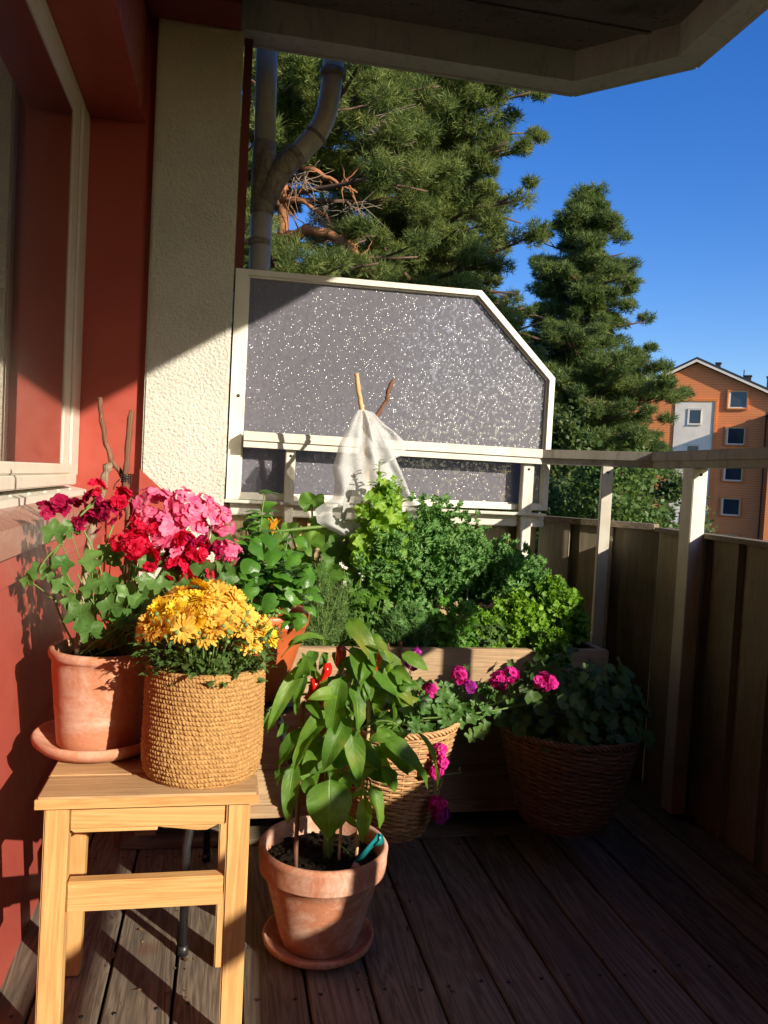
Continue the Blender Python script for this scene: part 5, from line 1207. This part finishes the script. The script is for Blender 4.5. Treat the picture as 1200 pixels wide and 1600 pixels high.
# big dense pine in the middle
pine(3.30, 14.2, 11.5, [(-2.0, 2.3), (0.5, 2.6), (3.0, 2.35), (5.0, 2.0), (7.0, 1.9), (9.0, 1.8), (11.2, .6)], 'tall dense pine filling the sky above the glass screen', 235, 66, 9, .105, .0145, M['pine'], trunk_r=.24, cl_r=.38, seed=23)
pine(4.2, 18.5, 9.0, [(-3.0, 2.2), (1.0, 2.5), (3.5, 2.3), (6.0, 1.9), (8.8, .4)], 'shadier pine standing behind the tall dense pine', 105, 56, 8, .16, .02, M['pine2'], trunk_r=.2, cl_r=.5, seed=31)
pine(1.2, 19.0, 8.0, [(-3.0, 2.2), (1.0, 2.3), (3.3, 1.9), (4.6, .8)], 'low pine behind the nearest pine trunk', 40, 40, 8, .16, .02, M['pine2'], trunk_r=.15, cl_r=.5, seed=37)
# separate right pine
def sk3(p): return False
pine(11.15, 24.5, 10.35, [(-.6, 2.2), (1.2, 3.3), (3.0, 3.6), (4.6, 2.9), (6.2, 2.1), (7.0, 1.2), (7.7, 1.7), (8.7, 1.45), (9.5, .85), (10.35, .25)], 'free-standing tall pine against blue sky, left of the orange building', 205, 66, 8, .16, .026, M['pine2'], lean=-.1, trunk_r=.3, cl_r=.50, seed=43)
pine(8.6, 27, 5.8, [(-3, 2.0), (1.0, 2.2), (4.0, 1.6), (5.8, .4)], 'short pine between the two tall pines', 60, 60, 8, .2, .026, M['pine2'], trunk_r=.2, cl_r=.6, seed=47)
def leafy(x, y, z0, z1, rx, n, s_, mat, label, seed, trunk_r=.12):
    random.seed(seed); t = thing('leafy_tree', (x, y, -6.6), label, 'tree'); g = MB()
    g.tube([(x, y, -6.6), (x+.1, y, -3), (x, y, z0+.5), (x+.05, y, z1-.5)], [trunk_r, trunk_r*.8, trunk_r*.6, .02], 8); cl = []
    for i in range(46):
        z = ru(z0, z1); tt = (z-z0)/(z1-z0); R_ = rx*math.sin(PI*min(.98, max(.12, tt*.75+.2)))*ru(.3, 1); a = ru(0, 2*PI); p = V((x+R_*math.cos(a), y+R_*math.sin(a), z)); cl.append(p)
        g.tube(curve((x, y, z-.5*R_), p, rvec(.1), 4), [.04, .03, .02, .012, .006], 5, cap=False)
    g.build('trunk', M['barkdark'], t)
    C_ = np.array([tuple(p) for p in cl]); C_ = np.repeat(C_, n, axis=0); T = C_ + rng.normal(size=C_.shape)*np.array([.26, .26, .19])*rx/1.5
    nrm = rng.normal(size=T.shape) + np.array([0, -.5, .8]); nrm /= np.linalg.norm(nrm, axis=1)[:, None]
    d = np.cross(nrm, rng.normal(size=T.shape)); d /= np.linalg.norm(d, axis=1)[:, None]; w = np.cross(nrm, d); L = s_*(.6+.7*rng.random(len(T)))[:, None]
    v = np.stack([T, T+d*L*.45+w*L*.34, T+d*L, T+d*L*.45-w*L*.34], axis=1).reshape(-1, 3)
    npmesh('crown', v, np.arange(len(v)).reshape(-1, 4), mat, t)
leafy(8.9, 17.0, -3.5, 2.05, 1.5, 260, .13, M['decid'], 'round leafy tree below the handrail beside the white corner post', 3)
leafy(7.4, 18.5, -3.5, .9, 1.3, 240, .14, M['decid'], 'lower leafy tree partly behind the pine trunk', 4)
leafy(10.75, 17.5, -3.5, 1.3, 1.0, 200, .12, M['decid2'], 'slender leafy tree right of the corner post, before the orange wall', 5)
leafy(9.2, 21.0, -3.5, 2.9, 1.3, 220, .15, M['decid2'], 'dull green tree behind the round leafy tree', 6)
leafy(6.1, 20., -4, .6, 1.5, 200, .15, M['decid2'], 'dark leafy tree far behind the right edge of the glass screen', 8)

# ------------------------------------------------------------------ orange apartment building
P0 = V((34.471, 55, 0)); U = V((.79, -.616, 0)).normalized(); NB = V((-.616, -.79, 0)).normalized()   # NB faces the balcony
ab = thing('apartment_building', (34.471, 55, -6.6), 'orange clad gabled apartment block with a white stair strip, right of the pines', 'building')
def Q(s_, z, o=0.): return P0 + U*s_ + NB*o + V((0, 0, z))
def fbox(mb, s0, s1, z0, z1, o0, o1): mb.hexa([Q(s0, z0, o1), Q(s1, z0, o1), Q(s1, z0, o0), Q(s0, z0, o0), Q(s0, z1, o1), Q(s1, z1, o1), Q(s1, z1, o0), Q(s0, z1, o0)])
def fprism(mb, poly, o0, o1):
    n_ = len(poly); vs = [Q(s_, z, o1) for s_, z in poly] + [Q(s_, z, o0) for s_, z in poly]
    mb.add(vs, [tuple(range(n_)), tuple(range(n_, 2*n_))[::-1]] + [(i, n_+i, n_+(i+1) % n_, (i+1) % n_) for i in range(n_)], smooth=False)
def zr(s_): return 11.18 - (.50 if s_ < 0 else .475)*abs(s_)
g = MB(); fprism(g, [(-12, -6.6), (12, -6.6), (12, zr(12)-.3), (0, zr(0)-.3), (-12, zr(-12)-.3)], -12, 0); g.build('facade', M['orange'], ab)
g = MB(); fbox(g, -1.35, 1.42, -6.6, 7.97, .02, .08); g.build('stair_strip', M['housewhite'], ab)
g = MB(); fbox(g, -1.55, 1.62, 7.99, 8.17, .02, .14); fbox(g, 1.44, 1.60, -6.6, 7.985, .02, .14); g.build('strip_trim', M['orangetrim'], ab)
g = MB()
for sg in (-1, 1):
    fprism(g, [(0, 11.28), (sg*12.3, 11.28-(.50 if sg < 0 else .475)*12.3), (sg*12.3, 11.12-(.50 if sg < 0 else .475)*12.3), (0, 11.12)][::sg], -12.5, .45)
rf = g.build('roof', M['roof'], ab)
g = MB()
for sg in (-1, 1): fprism(g, [(0, 11.118), (sg*12.3, 11.118-(.50 if sg < 0 else .475)*12.3), (sg*12.3, 10.92-(.50 if sg < 0 else .475)*12.3), (0, 10.92)][::sg], .36, .44)
g.build('barge_board', M['housewhite'], ab)
for s_, z0, z1, w_, dd in ((1.37, 10.2, 11.0, .16, -1.2), (3.45, 9.3, 10.05, .25, -1.5), (5.1, 8.3, 10.0, .32, -1.8), (-2.2, 9.6, 10.25, .06, -.2)):
    g = MB(); fbox(g, s_-w_, s_+w_, z0, z1, dd-.5, dd); fbox(g, s_-w_-.06, s_+w_+.06, z1, z1+.09, dd-.56, dd+.06); g.build('chimney', M['roof'], rf)
g = MB(); fbox(g, 3.15, 3.22, 9.9, 10.55, -1.7, -1.6); g.build('flue', M['roof'], rf)
def fwin(s0, s1, z0, z1, trim, o=.0):
    g = MB(); fbox(g, s0-.0, s1+.0, z1, z1+.09, o+.02, o+.15); fbox(g, s0, s1, z0-.09, z0, o+.02, o+.16); fbox(g, s0-.10, s0-.001, z0-.09, z1+.09, o+.02, o+.15); fbox(g, s1+.001, s1+.10, z0-.09, z1+.09, o+.02, o+.15)
    if not trim: g = MB(); fbox(g, s0-.02, s1+.02, z1+.001, z1+.05, o+.02, o+.08); fbox(g, s0-.02, s1+.02, z0-.05, z0-.001, o+.02, o+.10)
    w_ = g.build('window', M['orangetrim'] if trim else M['pipe'], ab)
    g = MB()
    for a in ((s0+.001, s0+.13, z0+.001, z1-.001), (s1-.06, s1-.001, z0+.001, z1-.001), (s0+.131, s1-.061, z1-.06, z1-.001), (s0+.131, s1-.061, z0+.001, z0+.09)): fbox(g, *a, o+.02, o+.07)
    g.build('frame', M['housewhite'], w_)
    g = MB(); fbox(g, s0+.131, s1-.061, z0+.091, z1-.061, o+.02, o+.04); g.build('pane', M['hglass'], w_)
for z0 in (7.50, 4.82, 2.14, -.42, -3.1): fwin(2.36, 3.62, z0, z0+1.26, True)
for z0 in (6.25, 3.55, .85, -1.8): fwin(-.42, .56, z0, z0+1.15, False, .065)
for s_ in (-10.2, -7.2): 
    for z0 in (2.14, -.55, -3.2): fwin(s_, s_+1.3, z0, z0+1.25, True)
g = MB(); g.tube([Q(4.95, 7.1, .35), Q(4.97, 6.85, .2), Q(5.0, 2, .2), Q(5.0, -6.6, .2)], .055, 10); g.build('downpipe', M['roof'], ab)
g = MB(); fbox(g, 5.35, 11.9, -6.6, 6.85, .001, 1.6); g.build('side_wing', M['orange'], ab)
g = MB(); fbox(g, 4.95, 12.4, 6.86, 7.05, .0, 2.0); g.build('wing_roof', M['roof'], ab)

# unseen block added right of the balcony to cut sky light
nbk = thing('sky_blocker', (10.5, -.5, -6.6), 'plain dark brick block added off to the right, out of view, to cut sky light', 'building')
g = MB(); g.box(9.0, 12.0, -7.0, 6.0, -6.6, 7.9); g.build('wall', M['blockerbrick'], nbk)
g = MB(); g.box(8.8, 12.2, -7.2, 6.2, 7.901, 8.1); g.build('roof', M['roof'], nbk)
for yy in (-5.2, -2.4, .4, 3.2):
    for zz in (-5, -2.3, .4, 3.1, 5.6):
        g = MB(); g.box(8.96, 8.999, yy, yy+1.3, zz, zz+1.3); f_ = g.build('window', M['frame'], nbk); g = MB(); g.box(8.93, 8.959, yy+.08, yy+1.22, zz+.08, zz+1.22); g.build('pane', M['hglass'], f_)
GR = {'pine_tree': 'pines behind the balcony', 'leafy_tree': 'leafy trees below the balcony', 'kale': 'kale plants in the trough', 'curly_parsley': 'curly parsley in the trough', 'flat_parsley': 'flat herbs in the trough',
      'support_cane': 'canes in the pepper pot', 'support_stick': 'sticks under the fleece', 'wire_hook': 'wire hooks on the trough', 'wicker_basket': 'wicker baskets hanging on the trough', 'plant_saucer': 'clay saucers'}
for o in COL.objects:
    k_ = o.name.split('.')[0]
    if k_ in GR and o.parent is None: o['group'] = GR[k_]
# ------------------------------------------------------------------ camera, light, world
def mkcam():
    f = 1250.
    def rc(px, py): return np.array([(px-600)/f, (py-800)/f, 1.0])
    Yc = rc(352, 735); Yc /= np.linalg.norm(Yc); n_ = np.cross(Yc, rc(1352, 735+52)); n_ /= np.linalg.norm(n_)
    if n_[1] < 0: n_ = -n_
    Z_ = -n_; X_ = np.cross(Yc, Z_); R_ = np.array([X_, Yc, Z_])      # world = R_ @ cam (x right, y down, z fwd)
    right = R_ @ np.array([1, 0, 0]); up = R_ @ np.array([0, -1, 0]); back = R_ @ np.array([0, 0, -1])
    mw = Matrix(((right[0], up[0], back[0], 0), (right[1], up[1], back[1], 0), (right[2], up[2], back[2], .97), (0, 0, 0, 1)))
    cd = bpy.data.cameras.new('camera'); cd.sensor_fit = 'VERTICAL'; cd.sensor_height = 36; cd.lens = 36*f/1600; cd.clip_start = .05; cd.clip_end = 3000
    co = bpy.data.objects.new('camera', cd); COL.objects.link(co); co.matrix_world = mw; sc.camera = co
mkcam()
EL = math.radians(21.2); AZ = (.592, -.806)
sd_ = V((AZ[0]*math.cos(EL), AZ[1]*math.cos(EL), math.sin(EL)))
sl = bpy.data.lights.new('sun', 'SUN'); sl.energy = 7.6; sl.angle = math.radians(.53); sl.color = (1, .89, .71)
so = bpy.data.objects.new('sun', sl); COL.objects.link(so); so.rotation_euler = sd_.to_track_quat('Z', 'Y').to_euler()
w = bpy.data.worlds.new('World'); sc.world = w; w.use_nodes = True; nt = w.node_tree
for n_ in list(nt.nodes): nt.nodes.remove(n_)
sk = nt.nodes.new('ShaderNodeTexSky'); sk.sky_type = 'NISHITA'; sk.sun_disc = False; sk.sun_elevation = EL; sk.sun_rotation = math.atan2(AZ[0], AZ[1]); sk.air_density = 1.0; sk.dust_density = .9; sk.ozone_density = 3.0; sk.altitude = 100
bg = nt.nodes.new('ShaderNodeBackground'); bg.inputs[1].default_value = .21; wo = nt.nodes.new('ShaderNodeOutputWorld')
hs_ = nt.nodes.new('ShaderNodeHueSaturation'); hs_.inputs['Saturation'].default_value = 1.35; hs_.inputs['Value'].default_value = 1.0; hs_.inputs['Hue'].default_value = .518; nt.links.new(sk.outputs[0], hs_.inputs['Color']); nt.links.new(hs_.outputs[0], bg.inputs[0]); nt.links.new(bg.outputs[0], wo.inputs[0])
sc.view_settings.view_transform = 'Standard'; sc.view_settings.look = 'None'; sc.view_settings.exposure = 0; sc.view_settings.gamma = 1
sc.cycles.max_bounces = 8; sc.cycles.transparent_max_bounces = 12; sc.cycles.caustics_reflective = False; sc.cycles.caustics_refractive = False
sc.cycles.use_denoising = True
